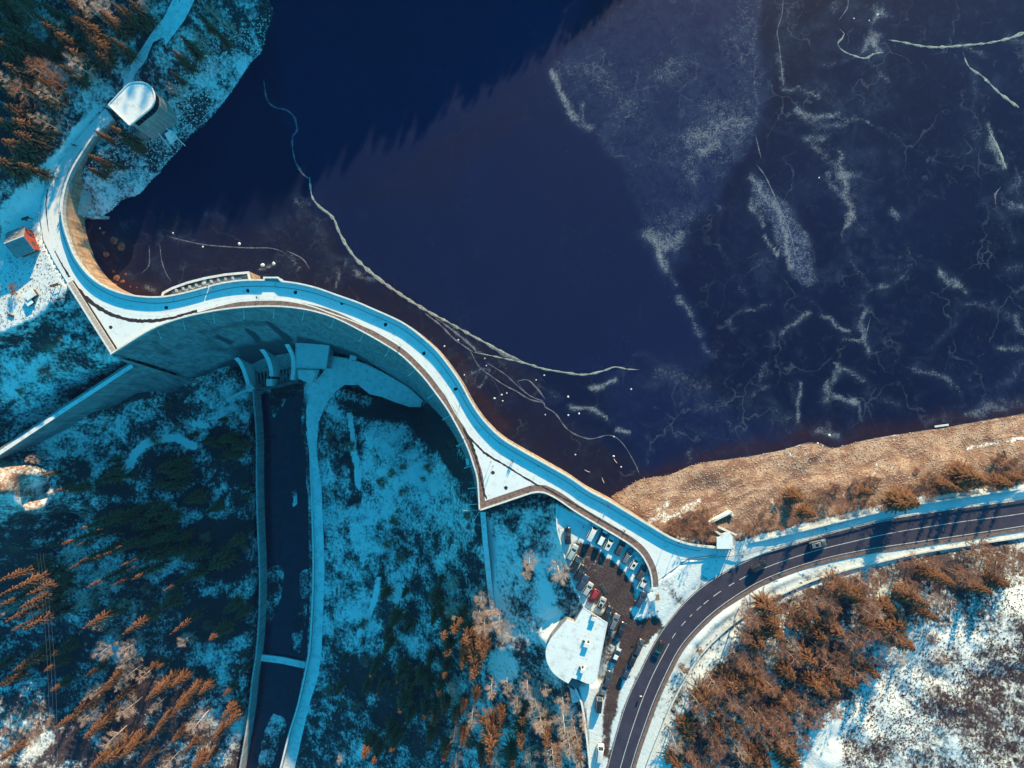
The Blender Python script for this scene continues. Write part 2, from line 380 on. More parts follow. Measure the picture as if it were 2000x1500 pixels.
LEFT = [(219,693),(132,554),(105,510),(85,470),(79,430),(82,390),(95,358),(115,320),(140,285),(180,238),(205,212)]
deck_px = UP + [(1400,1082),(1345,1090),(1290,1130)] + DN2[::-1] + DN[::-1][1:] + LEFT[1:]
U = [xy(*p) for p in UP]; D = [xy(*p) for p in DN]; D2 = [xy(*p) for p in DN2]; DECK = [xy(*p) for p in deck_px]
LAKE_Z = -9.0
SHORE_R = [(1192,972),(1212,960),(1250,936),(1305,927),(1362,905),(1430,897),(1500,886),(1582,865),(1602,866),(1625,876),(1660,866),(1700,857),(1740,850),(1800,842),(1900,827),(2000,809),(2200,770),(2600,700)]
SHORE_L = [(182,412),(195,420),(212,415),(228,400),(240,390),(275,378),(290,358),(308,342),(332,310),(352,290),(372,262),(412,228),(450,180),(490,120),(510,100),(520,60),(533,22),(525,0),(535,-60),(600,-100),(800,-120),(1000,-130),(1200,-140),(1400,-200),(1700,-320),(2200,-400)]
TOE = [(365,742,-36),(395,728,-42),(440,712,-48),(491,693,-50),(527,685,-50),(563,680,-50),(600,680,-50),(638,684,-50),(672,692,-52),(703,704,-52),(732,716,-52),(768,737,-52),(795,752,-51),(822,772,-50),(843,793,-46),(866,815,-38),(888,850,-30),(904,880,-25),(917,905,-20),(926,930,-17),(934,986,-13)]
TOE_TOP = [(219,693),(250,673),(300,643),(350,624),(400,612),(450,604),(500,600),(550,600),(600,606),(650,620),(700,644),(750,672),(787,697),(825,735),(850,767),(875,802),(900,847),(915,880),(925,910),(932,937),(936,997)]
ROAD_T = [(2200,935),(2100,958),(2000,977),(1875,994),(1725,1017),(1625,1040),(1587,1052),(1525,1070),(1475,1088),(1425,1112),(1375,1143),(1337,1177),(1300,1222),(1273,1265),(1250,1313),(1225,1366),(1206,1425),(1187,1495),(1160,1600)]
ROAD_B = [(2200,985),(2100,1012),(2000,1031),(1800,1061),(1675,1080),(1582,1102),(1500,1132),(1450,1160),(1400,1195),(1362,1230),(1330,1268),(1305,1315),(1282,1366),(1260,1425),(1237,1495),(1210,1600)]
RT = resample([xy(*p) for p in smooth_line(ROAD_T, 12)], 90); RB = resample([xy(*p) for p in smooth_line(ROAD_B, 12)], 90)
ROAD_Z = -0.30
VR_L = [(607,750),(598,800),(598,828),(606,880),(609,950),(612,1050),(613,1120),(610,1200),(606,1270),(597,1320),(584,1380),(568,1430),(553,1490),(530,1580)]
VR_R = [(660,750),(636,790),(622,826),(618,880),(628,950),(632,1050),(634,1120),(631,1200),(628,1270),(622,1320),(606,1370),(594,1420),(578,1490),(555,1580)]
VZ = [-52,-52,-52.3,-52.6,-53,-53.5,-54,-54.4,-54.8,-55,-55.4,-55.8,-56.2,-57]
CH_L = [(496,760),(499,800),(503,860),(503,950),(506,1050),(509,1120),(508,1200),(502,1280),(494,1330),(487,1400),(474,1480),(455,1580)]
CH_R = [(603,735),(598,800),(596,828),(604,880),(607,950),(610,1050),(611,1120),(608,1200),(603,1275),(593,1325),(580,1382),(564,1432),(549,1492),(526,1580)]
CH_Z = -61.0

# ------------------------------------------------------------------ terrain
ctl_dn = [(640,760,-52),(700,765,-52),(780,785,-51),(620,900,-53),(640,1000,-53),(640,1100,-54),(630,1300,-55),(600,1480,-56),(560,1650,-57),
 (480,740,-54),(470,790,-54),(480,900,-55),(485,1100,-56),(480,1300,-57),(450,1450,-58),(430,1600,-58),
 (720,850,-47),(760,900,-44),(700,1000,-48),(800,1000,-42),(850,1100,-36),(850,930,-40),(880,900,-33),(900,960,-27),(700,1200,-50),(720,1400,-51),(850,1400,-42),(900,1200,-28),(700,1600,-53),
 (925,960,-20),(944,1005,-13.5),(955,1130,-19),(965,1230,-20),(1000,1050,-11),(1040,1120,-8.5),(1065,1180,-7),(1085,1050,-4),(1098,1180,-5),(990,1290,-17),(1060,1350,-12),(1120,1400,-4),(1150,1480,-2.2),(1140,1600,-3),(1000,1450,-24),(900,1480,-36),(950,1600,-34),(1050,1600,-18),
 (430,765,-50),(350,800,-45),(250,850,-40),(150,885,-33),(50,925,-15),(90,965,-21),(120,950,-33),(0,960,-12),(300,950,-47),(150,1000,-44),(60,1050,-33),(50,1000,-18),(0,1100,-38),(300,1150,-50),(400,1100,-55),(180,1150,-47),(100,1200,-51),(0,1250,-50),(300,1350,-48),(150,1350,-54),(60,1420,-49),(0,1450,-46),(400,1450,-55),(250,1480,-50),(120,1500,-51),(0,1600,-42),(200,1650,-44),(-200,1200,-36),(-300,1000,0),
 (80,795,-15.5),(230,792,-36),(150,830,-33),(70,866,-26),(20,893,-19),(330,755,-42),(0,790,-13.5),(180,720,-13.5),(230,705,-13.5),(120,720,-11),(60,680,-8),(0,650,-5),(150,620,-4.5),(190,680,-10),(120,580,-1),(100,620,-3),
 (60,560,-0.3),(0,560,-0.3),(100,520,-0.2),(40,440,-0.2),(70,400,-0.1),(-100,560,1),(-200,800,-9),
 (0,0,9),(100,100,5),(200,100,3),(150,190,2),(80,230,5),(40,320,5),(0,400,4),(60,370,1.5),(300,0,4),(260,80,2.5),(-100,200,16),(-200,0,30),(0,-200,24),(200,-250,15),(300,-100,8),(-300,400,20),
 (1280,1100,-0.6),(1450,1270,-0.3),(1600,1150,-0.2),(1700,1300,3),(1900,1150,3),(2000,1300,8),(1900,1450,10),(1500,1450,3),(1350,1450,-0.3),(1280,1500,-0.6),(1300,1600,-0.6),(2100,1600,14),(2300,1200,10),(1600,1700,8),(2300,1700,20),(1250,1250,-0.6),(1700,1090,-0.2),(2000,1045,0.5)]
ctl_up = [(1440,1052,-0.6),(1500,1035,-0.6),(1600,1015,-0.6),(1700,992,-0.6),(1800,975,-0.6),(2000,942,-0.6),(2300,880,0),(1380,1040,-1.5),(1320,1030,-3),(1260,1000,-5),(1400,1000,-3.5),(1500,980,-3.2),(1600,950,-3.6),(1700,935,-3.4),(1850,905,-3.6),(2000,880,-3.8),(1300,960,-7),(1500,920,-6.6),(1750,885,-6.8),(1950,850,-6.6),
 (240,260,-3.5),(205,310,-2.8),(170,350,-3.2),(160,380,-6.5),(185,385,-6.5),(230,330,-6),(270,320,-6.8),(300,280,-6),(330,210,-3.5),(380,180,-4.5),(420,120,-4),(450,60,-4.2),(340,130,-0.5),(400,20,-1.5),(480,40,-6),(290,200,-2.5),(300,120,1.8),(360,20,2.2),(365,-60,3.5),
 (400,380,-13),(480,200,-15),(600,60,-15),(700,300,-18),(1000,300,-20),(1500,400,-20),(1900,600,-16),(1800,100,-20),(1300,840,-13),(1150,880,-13),(1000,800,-13),(700,530,-13),(400,500,-12),(250,470,-12),(185,460,-13),(1600,800,-13),(2200,300,-18),(1000,-40,-14),(700,-40,-13),(1300,0,-16),(2600,0,-16)]
def to_xyz(c): return np.array([W(px, py, z) for px, py, z in c])
A_dn = to_xyz(ctl_dn + [(a, b, z-0.5) for a, b, z in TOE])
shore = [(a, b, LAKE_Z) for a, b in SHORE_R + SHORE_L]
shore_in = []
for L_, sg in ((SHORE_R, 1), (SHORE_L, 1)):
    o_ = offset(L_, 16 if L_ is SHORE_R else -16)
    shore_in += [(a, b, LAKE_Z-1.6) for a, b in o_[::2]]
ridge = [(75,172,-6),(51,170,8),(28,170,17),(4,170,24.5),(-19,170,30),(-37,170,33.5),(-54,170,35),(-70,170,33.5),(-88,170,32),(-97,170,32.5),(-103,170,50),(-112,170,58),(-130,170,62),(-10,152,5),(-40,150,10),(-65,150,12),(-40,210,30),(20,220,14),(-100,220,48),(75,230,-2)]
A_up = np.vstack([to_xyz(ctl_up + shore + shore_in), np.array(ridge, float)])
A_dn = np.vstack([A_dn, np.array([(-97,170,32.5),(-103,170,50),(-112,170,58),(-130,170,62),(-180,170,64),(-160,240,54)], float)])
def rbf(A):
    d = np.hypot(A[:, None, 0]-A[None, :, 0], A[:, None, 1]-A[None, :, 1]); n = len(A)
    K = np.zeros((n+1, n+1)); K[:n, :n] = d + np.eye(n)*0.15; K[n, :n] = K[:n, n] = 1
    w = np.linalg.solve(K, np.r_[A[:, 2], 0])
    def f(X, Y):
        r = np.full(X.shape, w[n])
        for i in range(n): r = r + w[i]*np.hypot(X-A[i, 0], Y-A[i, 1])
        return r
    return f
f_dn, f_up = rbf(A_dn), rbf(A_up)
def axis(lo, hi, st, far):
    a = list(np.arange(lo, hi+1e-6, st)); s = st; l, h = lo, hi
    while h < far: s *= 1.35; h += s; a.append(h)
    s = st
    while l > -far: s *= 1.35; l -= s; a.insert(0, l)
    return np.array(a)
GX = axis(-190, 190, 0.8, 900); GY = axis(-146, 142, 0.8, 900)
gx, gy = np.meshgrid(GX, GY)
gxc, gyc = np.clip(gx, -330, 330), np.clip(gy, -260, 260)
seam = [xy(*p) for p in [(420,-900),(372,-150),(362,0),(340,48),(303,102),(262,160),(222,218)]] + offset(U, -4.0)[2:-2] + [xy(*p) for p in [(1405,1072),(1440,1062),(1500,1045),(1600,1022),(1800,982),(2000,950),(2400,860),(7000,0),(7000,-5000),(420,-5000)]]
sd = sd_poly(gx, gy, seam)
w_up = sstep(-2.0, 2.0, sd)
zdn = f_dn(gxc, gyc); zup = f_up(gxc, gyc)
gz = zdn*(1-w_up) + zup*w_up
# small natural relief
def vnoise(x, y, s, seed):
    r = np.random.default_rng(seed); t = r.random((64, 64)); x = x/s; y = y/s
    i = np.floor(x).astype(int); j = np.floor(y).astype(int); u = x-i; v = y-j; u = u*u*(3-2*u); v = v*v*(3-2*v)
    g = lambda a, b: t[a % 64, b % 64]
    return (g(i, j)*(1-u)*(1-v)+g(i+1, j)*u*(1-v)+g(i, j+1)*(1-u)*v+g(i+1, j+1)*u*v)-0.5
for L_, sg in ((SHORE_R, 1), (SHORE_L, 1)):
    sl_ = [xy(a, b, LAKE_Z) for a, b in smooth_line(L_, 12)]
    d_ = dist_line(gx, gy, sl_); land = gz > -500
    pl_ = sl_ + ([xy(2600,1600), xy(1192,1600)] if L_ is SHORE_R else [xy(2200,-1500), xy(-800,-1500), xy(-800,412), xy(182,412)])
    sgn = np.where(inside(gx, gy, pl_), 1.0, -1.0)*d_
    w_ = (1-sstep(3.0, 9.0, d_))*(w_up > 0.5); gz = gz*(1-w_) + (LAKE_Z+0.02+0.42*sgn)*w_
rel = vnoise(gx, gy, 14, 1)*2.2 + vnoise(gx, gy, 6, 2)*1.2 + vnoise(gx, gy, 2.6, 3)*0.6 + vnoise(gx, gy, 1.3, 4)*0.25
amp = np.ones(gx.shape)
lake_side = w_up > 0.5
amp = np.where(lake_side, 0.10 + 0.35*sstep(0.3, 3.0, np.abs(gz+9)), amp)
def pad(poly, z, margin=3.0, relief=0.1):
    global gz, amp
    s = sd_poly(gx, gy, poly); w = sstep(-margin, 0, s); gz = gz*(1-w) + z*w; amp = amp*(1-w) + relief*w
def padroad(L, Rr, zs, drop=0.2, margin=3.0):
    global gz, amp
    C = [((a[0]+b[0])/2, (a[1]+b[1])/2) for a, b in zip(L, Rr)]; half = max(math.hypot(a[0]-b[0], a[1]-b[1]) for a, b in zip(L, Rr))/2
    d, t = dist_line(gx, gy, C, want_t=True)
    z = np.interp(t, np.arange(len(zs)), zs) - drop
    w = 1 - sstep(half, half+margin, d); gz = gz*(1-w) + z*w; amp = amp*(1-w)
P = lambda pts, z=0.0: [xy(a, b, z) for a, b in pts]
plaza = [(0,500),(40,440),(79,400),(95,358),(79,430),(85,470),(105,510),(132,554),(110,575),(60,620),(0,650),(-60,640),(-60,520)]
pad(P(plaza), -0.15, 4, 0.12)
parking = [(1087,985),(1125,1005),(1175,1036),(1225,1066),(1255,1095),(1268,1130),(1272,1160),(1290,1190),(1300,1215),(1273,1258),(1250,1305),(1225,1360),(1205,1420),(1187,1485),(1170,1560),(1150,1560),(1152,1450),(1146,1390),(1130,1340),(1165,1330),(1186,1217),(1139,1187),(1118,1140),(1105,1095),(1093,1050),(1086,1010)]
PARK_Z = -1.3
pad(P(parking), PARK_Z, 2.0, 0.10)
pad(P([(1060,1260),(1122,1210),(1186,1217),(1165,1330),(1110,1335)]), -4.0, 2.0, 0.1)
apron = [(1272,1145),(1271,1110),(1290,1060),(1400,1068),(1440,1062),(1500,1050),(1475,1092),(1425,1116),(1375,1147),(1337,1181),(1300,1226),(1285,1205)]
pad(P(apron), -0.12, 2.0, 0.05)
padroad(RT, RB, [ROAD_Z]*len(RT), 0.22, 2.5)
LOWW = [(2100,1030),(2000,1047),(1900,1062),(1800,1078),(1700,1100),(1640,1115),(1580,1135),(1520,1162),(1460,1196),(1410,1234),(1370,1275),(1340,1320),(1312,1372),(1288,1430),(1262,1497),(1240,1570)]
lw_ = [xy(a, b, -0.5) for a, b in smooth_line(LOWW, 20)]; padroad(offset(lw_, 1.4), offset(lw_, -1.4), [-0.55]*len(lw_), 0.0, 2.0)
def valley_line(pts, zs=None, z=None): return [xy(p[0], p[1], (zs[i] if zs else z)) for i, p in enumerate(pts)]
VL = valley_line(VR_L, VZ); VRr = valley_line(VR_R, VZ)
terrace_px = [(600,760),(625,735),(650,700),(665,699),(683,702),(712,712),(745,727),(775,744),(800,760),(824,782),(822,795),(800,795),(770,785),(745,775),(722,770),(700,752),(672,752),(655,765),(635,790),(615,800)]
pad([xy(a, b, -52) for a, b in terrace_px], -52.15, 2.5, 0.05)
padroad(VL, VRr, VZ, 0.2, 2.0)
pad([xy(a, b, -55) for a, b in [(672,745),(690,738),(730,742),(753,752),(748,765),(728,770),(700,762)]], -55.2, 2.5, 0.3)
CL = valley_line(CH_L, z=CH_Z); CR = valley_line(CH_R, z=CH_Z)
pad(CL + CR[::-1], CH_Z-1.2, 0.7, 0.0)
pad([xy(a, b, -58) for a, b in [(470,680),(580,672),(600,740),(590,760),(498,766),(480,740)]], -60, 1.5, 0.2)
s_deck = sd_poly(gx, gy, DECK); gz = np.where(s_deck > -0.2, np.minimum(gz, -1.5), gz); amp = np.where(s_deck > -1, 0, amp)
# keep the ground behind the downstream face
tw3 = np.array([W(*p) for p in TOE]); DA = np.array(D); ii_ = [int(np.argmin([math.hypot(q[0]-a, q[1]-b) for q in DN])) for a, b in TOE_TOP]
run_ = np.hypot(np.interp(np.arange(len(D)), ii_, tw3[:, 0])-DA[:, 0], np.interp(np.arange(len(D)), ii_, tw3[:, 1])-DA[:, 1]); tz_ = np.interp(np.arange(len(D)), ii_, tw3[:, 2])
dD, tD = dist_line(gx, gy, D, want_t=True); rn = np.interp(tD, np.arange(len(D)), run_); tz = np.interp(tD, np.arange(len(D)), tz_)
endc = (tD > 0.6) & (tD < len(D)-1.4)
zf_ = tz*np.clip(dD/np.maximum(rn, 1), 0, 1)**(1/1.35)
gz = np.where((s_deck <= 0) & endc & (dD < rn*0.97), np.minimum(gz, np.minimum(zf_-3.5, -9)), gz)
gz = np.where((s_deck > 0) & endc & (dD < 6), np.minimum(gz, -16), gz); amp = np.where(dD < rn, amp*0.3, amp)

gz = gz + rel*amp
HY0, HX0 = GY, GX
def ground_z(x, y):
    i = int(np.clip(np.searchsorted(GX, x)-1, 0, len(GX)-2)); j = int(np.clip(np.searchsorted(GY, y)-1, 0, len(GY)-2))
    u = (x-GX[i])/(GX[i+1]-GX[i]); v = (y-GY[j])/(GY[j+1]-GY[j])
    return float(gz[j, i]*(1-u)*(1-v)+gz[j, i+1]*u*(1-v)+gz[j+1, i]*(1-u)*v+gz[j+1, i+1]*u*v)
def on_ground(px, py, up=0.0):
    "world point on the ground whose height `up` above it projects to the photo pixel"
    z = -20.0
    for _ in range(14):
        p = W(px, py, z+up); z += 0.6*(ground_z(p.x, p.y)-z)
    p = W(px, py, z+up); return Vector((p.x, p.y, ground_z(p.x, p.y)))
k_ = (CAM_H-gz)/CAM_H*GSD; mpx = 1000+gx/k_; mpy = 750-gy/k_      # survey map coordinates of every vertex
snow = np.full(gx.shape, 0.46); tan = np.full(gx.shape, 0.10)
def paint(arr, pts, val, feather=10, line=None):
    if line is None: w = sstep(-feather/2, feather/2, sd_poly(mpx, mpy, pts))
    else: w = 1 - sstep(line*0.4, line*1.2, dist_line(mpx, mpy, pts))
    arr[...] = arr*(1-w) + val*w
BIG = 4000
paint(snow, [(-400,-300),(560,-300),(545,30),(430,230),(300,380),(180,430),(60,440),(-400,460)], 0.46, 20)
paint(tan, [(230,250),(330,130),(420,0),(560,-100),(545,30),(430,230),(300,380),(180,430),(140,350)], 0.10, 20)
paint(snow, [(160,420),(150,340),(215,275),(330,200),(420,60),(460,-50),(560,-50),(560,40),(430,240),(300,390)], 0.52, 14)
paint(snow, [(70,340),(0,400),(0,520),(45,450),(90,380),(150,280),(205,205),(175,215),(120,285)], 0.86, 16)
paint(snow, [(0,500),(40,440),(80,400),(100,350),(140,560),(110,580),(60,625),(0,655)], 0.90, 14)
paint(snow, [(0,660),(60,630),(120,585),(140,560),(215,690),(230,720),(100,810),(0,870)], 0.50, 14)
paint(snow, [(70,700),(130,655),(150,668),(60,750),(0,800),(0,770)], 0.62, 12); paint(tan, [(60,690),(110,650),(130,680),(60,740)], 0.5, 25)
paint(snow, [(630,780),(700,800),(760,830),(860,900),(925,990),(935,1200),(860,1500),(640,1500),(625,1200),(640,1000)], 0.53, 30)
paint(snow, [(700,830),(760,820),(800,840),(870,900),(905,960),(920,1040),(900,1060),(800,960),(760,930),(720,900)], 0.62, 45)
paint(snow, [(680,1000),(720,960),(760,940),(790,955),(740,1010),(700,1060),(690,1100)], 0.60, 30)
paint(snow, [(695,790),(760,792),(838,800),(880,850),(905,900),(912,935),(890,930),(860,890),(820,850),(770,815),(715,815),(680,800)], 0.22, 16)
paint(snow, [(660,745),(690,736),(735,742),(756,752),(752,768),(728,772),(700,764)], -0.35, 10)
paint(snow, [(655,775),(690,785),(735,800),(700,812),(660,800)], 0.25, 12)
paint(snow, [(920,960),(940,990),(945,1130),(965,1240),(940,1220),(915,1100),(930,1030)], 0.45, 15)
paint(snow, [(680,990),(690,850),(700,830),(705,900),(700,990)], 0.40, 12)
for l in ([(683,810),(690,860),(696,900),(702,950)], [(685,870),(695,910),(698,945)], [(700,1240),(730,1180),(740,1130)], [(745,1360),(735,1430),(700,1470)]): paint(snow, l, 0.98, line=5)
paint(snow, [(740,1180),(830,1180),(850,1330),(880,1500),(700,1500),(730,1350)], 0.42, 30)
paint(snow, [(0,900),(60,905),(95,960),(98,1010),(60,1010),(0,960)], 0.55, 12); paint(tan, [(-20,900),(50,905),(85,960),(85,1000),(40,1000),(0,980)], 0.85, 12)
paint(snow, [(-50,1200),(90,1240),(140,1360),(260,1400),(250,1520),(-50,1520)], 0.40, 40); paint(tan, [(0,1395),(60,1380),(110,1400),(60,1470),(0,1500)], 0.6, 25)
paint(snow, [(80,1400),(130,1375),(140,1400),(100,1450),(60,1500),(30,1500)], 0.52, 16)
paint(snow, [(130,820),(250,780),(430,760),(480,780),(490,840),(380,850),(250,870),(160,900)], 0.52, 25)
paint(snow, [(250,915),(262,888),(280,868),(310,858),(350,856),(378,872)], 0.95, line=8); paint(snow, [(380,825),(400,832)], 0.9, line=6)
for b, r in (((330,915),30),((215,945),24),((440,865),34),((380,975),28),((420,1060),55),((300,1040),45),((230,1010),30),((420,1210),55),((440,1100),40),((250,1330),40),((110,1290),35)):
    paint(snow, [(b[0]+r*math.cos(t)*1.1, b[1]+r*math.sin(t)*0.8) for t in np.linspace(0, 6.28, 14)[:-1]], 0.08, 24)
paint(snow, [(950,1000),(1085,985),(1095,1100),(1110,1190),(1060,1260),(975,1240),(955,1130)], 0.64, 10)
paint(snow, [(948,1010),(958,1010),(975,1230),(962,1230)], 0.9, 5)
paint(snow, [(1025,1085),(1048,1080),(1070,1130),(1095,1200),(1090,1230),(1060,1180)], 0.86, 10)
paint(snow, [(960,1270),(1000,1260),(1010,1320),(975,1335),(950,1310)], 0.70, 10)
paint(snow, [(900,1340),(1000,1330),(1140,1380),(1160,1500),(880,1500)], 0.48, 20)
# parking
paint(snow, [(a, b) for a, b in parking], 1.0, 6); paint(tan, parking, 0.24, 10)
mud = [(1118,1062),(1150,1060),(1185,1082),(1215,1110),(1238,1145),(1242,1180),(1228,1190),(1240,1212),(1300,1200),(1325,1175),(1290,1225),(1262,1262),(1243,1268),(1225,1300),(1212,1345),(1198,1405),(1190,1480),(1172,1480),(1178,1400),(1186,1340),(1204,1290),(1214,1240),(1196,1225),(1190,1200),(1160,1180),(1148,1150),(1130,1100)]
paint(snow, mud, 0.12, 16); paint(tan, mud, 0.24, 16)
paint(snow, [(1186,1217),(1200,1226),(1212,1250),(1195,1300),(1178,1340),(1165,1330)], 0.60, 10); paint(tan, [(1186,1217),(1190,1225),(1172,1325),(1166,1325)], 0.5, 6)
# apron and the pavement above the road
paint(snow, apron, 0.90, 8)
paint(snow, [(1280,1150),(1300,1160),(1300,1215),(1340,1170),(1400,1120),(1420,1100),(1390,1100),(1330,1130)], 0.72, 20)
walk = [(1440,1062),(1500,1040),(1600,1015),(1700,990),(1800,970),(1900,958),(2000,942),(2300,880),(2300,915),(2000,978),(1875,994),(1725,1018),(1587,1053),(1475,1089),(1440,1100)]
paint(snow, walk, 0.92, 7)
# bank of the lake, right
bank = [(1192,972),(1250,936),(1362,905),(1500,886),(1582,865),(1625,876),(1700,857),(1800,842),(2000,809),(2600,700),(2600,800),(2000,940),(1800,968),(1600,1012),(1440,1050),(1395,1058),(1300,1040),(1250,1010)]
paint(snow, bank, 0.16, 4); paint(tan, bank, 0.92, 4)
paint(tan, [(1300,1040),(1330,1000),(1380,985),(1450,1000),(1540,950),(1700,930),(1850,905),(2000,890),(2300,850),(2300,900),(2000,940),(1800,968),(1600,1012),(1440,1050)], 0.62, 25)
paint(snow, [(1300,1040),(1330,1000),(1380,985),(1450,1000),(1540,950),(1700,930),(1850,905),(2000,890),(2300,850),(2300,900),(2000,940),(1800,968),(1600,1012),(1440,1050)], 0.20, 25)
for b in ((1290,990),(1310,1012),(1350,985),(1285,1010),(1680,990),(1340,1000)): paint(snow, [(b[0]-14, b[1]+6), (b[0]+14, b[1]-6)], 0.5, line=8)
paint(snow, [(1890,876),(1940,866),(2000,855)], 0.62, line=5); paint(snow, [(1380,940),(1420,935)], 0.45, line=6)
paint(tan, [(1440,1000),(1480,985),(1530,945),(1580,905),(1612,880)], 0.55, line=8); paint(snow, [(1440,1000),(1480,985),(1530,945),(1580,905),(1612,880)], -0.2, line=6)
# below the road
paint(snow, [(2300,985),(2000,1033),(1800,1063),(1582,1104),(1450,1162),(1362,1232),(1305,1317),(1237,1497),(1210,1600),(1290,1600),(1320,1440),(1375,1320),(1450,1240),(1540,1165),(1700,1110),(2000,1050),(2300,1010)], 0.86, 8)
paint(snow, [(1480,1165),(1560,1125),(1640,1100),(1640,1112),(1540,1165),(1450,1240),(1390,1300),(1350,1380),(1310,1440),(1300,1400),(1350,1290),(1410,1215)], 0.72, 14)
paint(snow, [(1330,1440),(1400,1300),(1500,1190),(1700,1110),(2000,1045),(2300,1010),(2300,1180),(1960,1140),(1830,1190),(1740,1290),(1640,1380),(1560,1520),(1290,1600)], 0.46, 20)
field = [(1560,1520),(1640,1390),(1740,1290),(1830,1195),(1960,1135),(2300,1150),(2300,1700),(1500,1700)]
paint(snow, field, 0.60, 20); paint(tan, field, 0.12, 20)
for b, r, v in (((1900,1380),80,0.52),((1960,1300),60,0.52),((1830,1330),60,0.52),((1700,1420),45,0.78),((1770,1260),30,0.74),((1740,1370),35,0.75),((1830,1480),50,0.62)):
    paint(snow, [(b[0]+r*math.cos(t)*1.2, b[1]+r*math.sin(t)*0.7) for t in np.linspace(0, 6.28, 14)[:-1]], v, 50)
paint(snow, [(1595,1400),(1640,1370),(1690,1410),(1660,1420),(1640,1500),(1560,1500)], 0.85, 18)
snow = np.clip(snow, -0.5, 1.2)
# faces by region
ny, nx = gx.shape; idx = np.arange(ny*nx).reshape(ny, nx)
Q = np.stack([idx[:-1, :-1], idx[:-1, 1:], idx[1:, 1:], idx[1:, :-1]], -1).reshape(-1, 4)
cpx = (mpx[:-1, :-1]+mpx[1:, 1:])/2; cpy = (mpy[:-1, :-1]+mpy[1:, 1:])/2
cup = (w_up[:-1, :-1]+w_up[1:, 1:])/2 > 0.5
cz = (gz[:-1, :-1]+gz[1:, 1:])/2
reg = np.zeros(cpx.shape, int)
reg[inside(cpx, cpy, parking)] = 1; reg[inside(cpx, cpy, plaza)] = 2; reg[inside(cpx, cpy, walk) | inside(cpx, cpy, apron)] = 3
reg[inside(cpx, cpy, bank) & cup] = 4; reg[inside(cpx, cpy, field)] = 5; reg[cup & (cz < LAKE_Z-0.6)] = 6
V_all = np.stack([gx, gy, gz], -1).reshape(-1, 3); reg = reg.ravel()
for r, nme in enumerate(('ground', 'parking_lot', 'plaza', 'pavement', 'lake_bank', 'snowy_field', 'lake_bed')):
    F = Q[reg == r]
    if not len(F): continue
    u, inv = np.unique(F, return_inverse=True)
    link(nme, np_mesh(nme, V_all[u], inv.reshape(-1, 4), {'snow': snow.ravel()[u], 'tan': tan.ravel()[u]}), None, kind='structure', mat=M['ground'])

# ------------------------------------------------------------------ lake ice
IX = axis(-178, 178, 0.9, 700); IY = axis(-45, 140, 0.9, 700); IY = IY[IY > -60]
ix, iy = np.meshgrid(IX, IY); kk = (CAM_H-LAKE_Z)/CAM_H*GSD; lpx = 1000+ix/kk; lpy = 750-iy/kk
lpx0, lpy0 = lpx.copy(), lpy.copy()
lpx = lpx + vnoise(ix+300, iy+300, 16, 21)*26 + vnoise(ix+300, iy+300, 6, 22)*16 + vnoise(ix+300, iy+300, 2.6, 23)*9
lpy = lpy + vnoise(ix+300, iy+300, 16, 24)*26 + vnoise(ix+300, iy+300, 6, 25)*16 + vnoise(ix+300, iy+300, 2.6, 26)*9
bx = np.interp(ix, GX, np.arange(len(GX))); by = np.interp(iy, GY, np.arange(len(GY)))
b0 = np.clip(bx.astype(int), 0, nx-2); b1 = np.clip(by.astype(int), 0, ny-2)
gl = gz[b1, b0]
frost = np.zeros(ix.shape); milk = np.full(ix.shape, 0.25); brown = np.zeros(ix.shape); redm = np.zeros(ix.shape)
def fr(pts, w, s, arr=None, mode='max'):
    arr = frost if arr is None else arr
    d = dist_line(lpx, lpy, pts) if len(pts) > 1 else np.hypot(lpx-pts[0][0], lpy-pts[0][1])
    np.maximum(arr, s*np.exp(-(d/(w*1.35))**2*1.4), out=arr)
def frp(pts, s, feather, arr=None):
    arr = frost if arr is None else arr
    w = sstep(-feather/2, feather/2, sd_poly(lpx, lpy, pts)); np.maximum(arr, s*w, out=arr)
tri = [(1085,130),(1140,70),(1210,0),(1300,-60),(1490,-60),(1485,60),(1510,150),(1500,210),(1475,280),(1430,330),(1405,400),(1360,450),(1345,490),(1300,520),(1270,470),(1200,330),(1130,240)]
w = sstep(-16, 22, sd_poly(lpx, lpy, tri)); milk = milk*(1-w) + 0.72*w
tri_w = sstep(-10, 10, sd_poly(lpx, lpy, tri))
mid = [(520,-100),(1210,-100),(1080,140),(1140,245),(1210,340),(1280,480),(1330,560),(1400,700),(1320,730),(1200,720),(1140,732),(1060,718),(985,688),(880,632),(740,542),(690,500),(620,400),(600,350),(570,270)]
w = sstep(-10, 10, sd_poly(lpx, lpy, mid)); milk = milk*(1-w) + 0.60*w
w = sstep(0, 60, sd_poly(lpx, lpy, [(560,350),(640,340),(760,300),(900,200),(1000,150),(1060,220),(900,400),(760,420),(650,400)])); brown = np.maximum(brown, 0.38*w)
w = sstep(-25, 25, sd_poly(lpx, lpy, [(1160,720),(1320,715),(1420,800),(1560,870),(1350,905),(1200,960),(1080,905),(1000,800),(1060,790),(1130,850),(1220,870),(1180,780)])); milk = milk*(1-w)+0.62*w
near = [(150,420),(300,440),(420,450),(520,440),(600,400),(650,440),(690,505),(740,548),(880,640),(985,692),(1060,740),(1060,790),(1120,850),(1220,880),(1260,930),(1190,990),(1080,930),(960,850),(900,760),(800,650),(680,590),(480,560),(300,590),(200,570)]
w = sstep(-12, 12, sd_poly(lpx, lpy, near)); brown = np.maximum(brown, 0.95*w); milk = milk*(1-w)+0.45*w
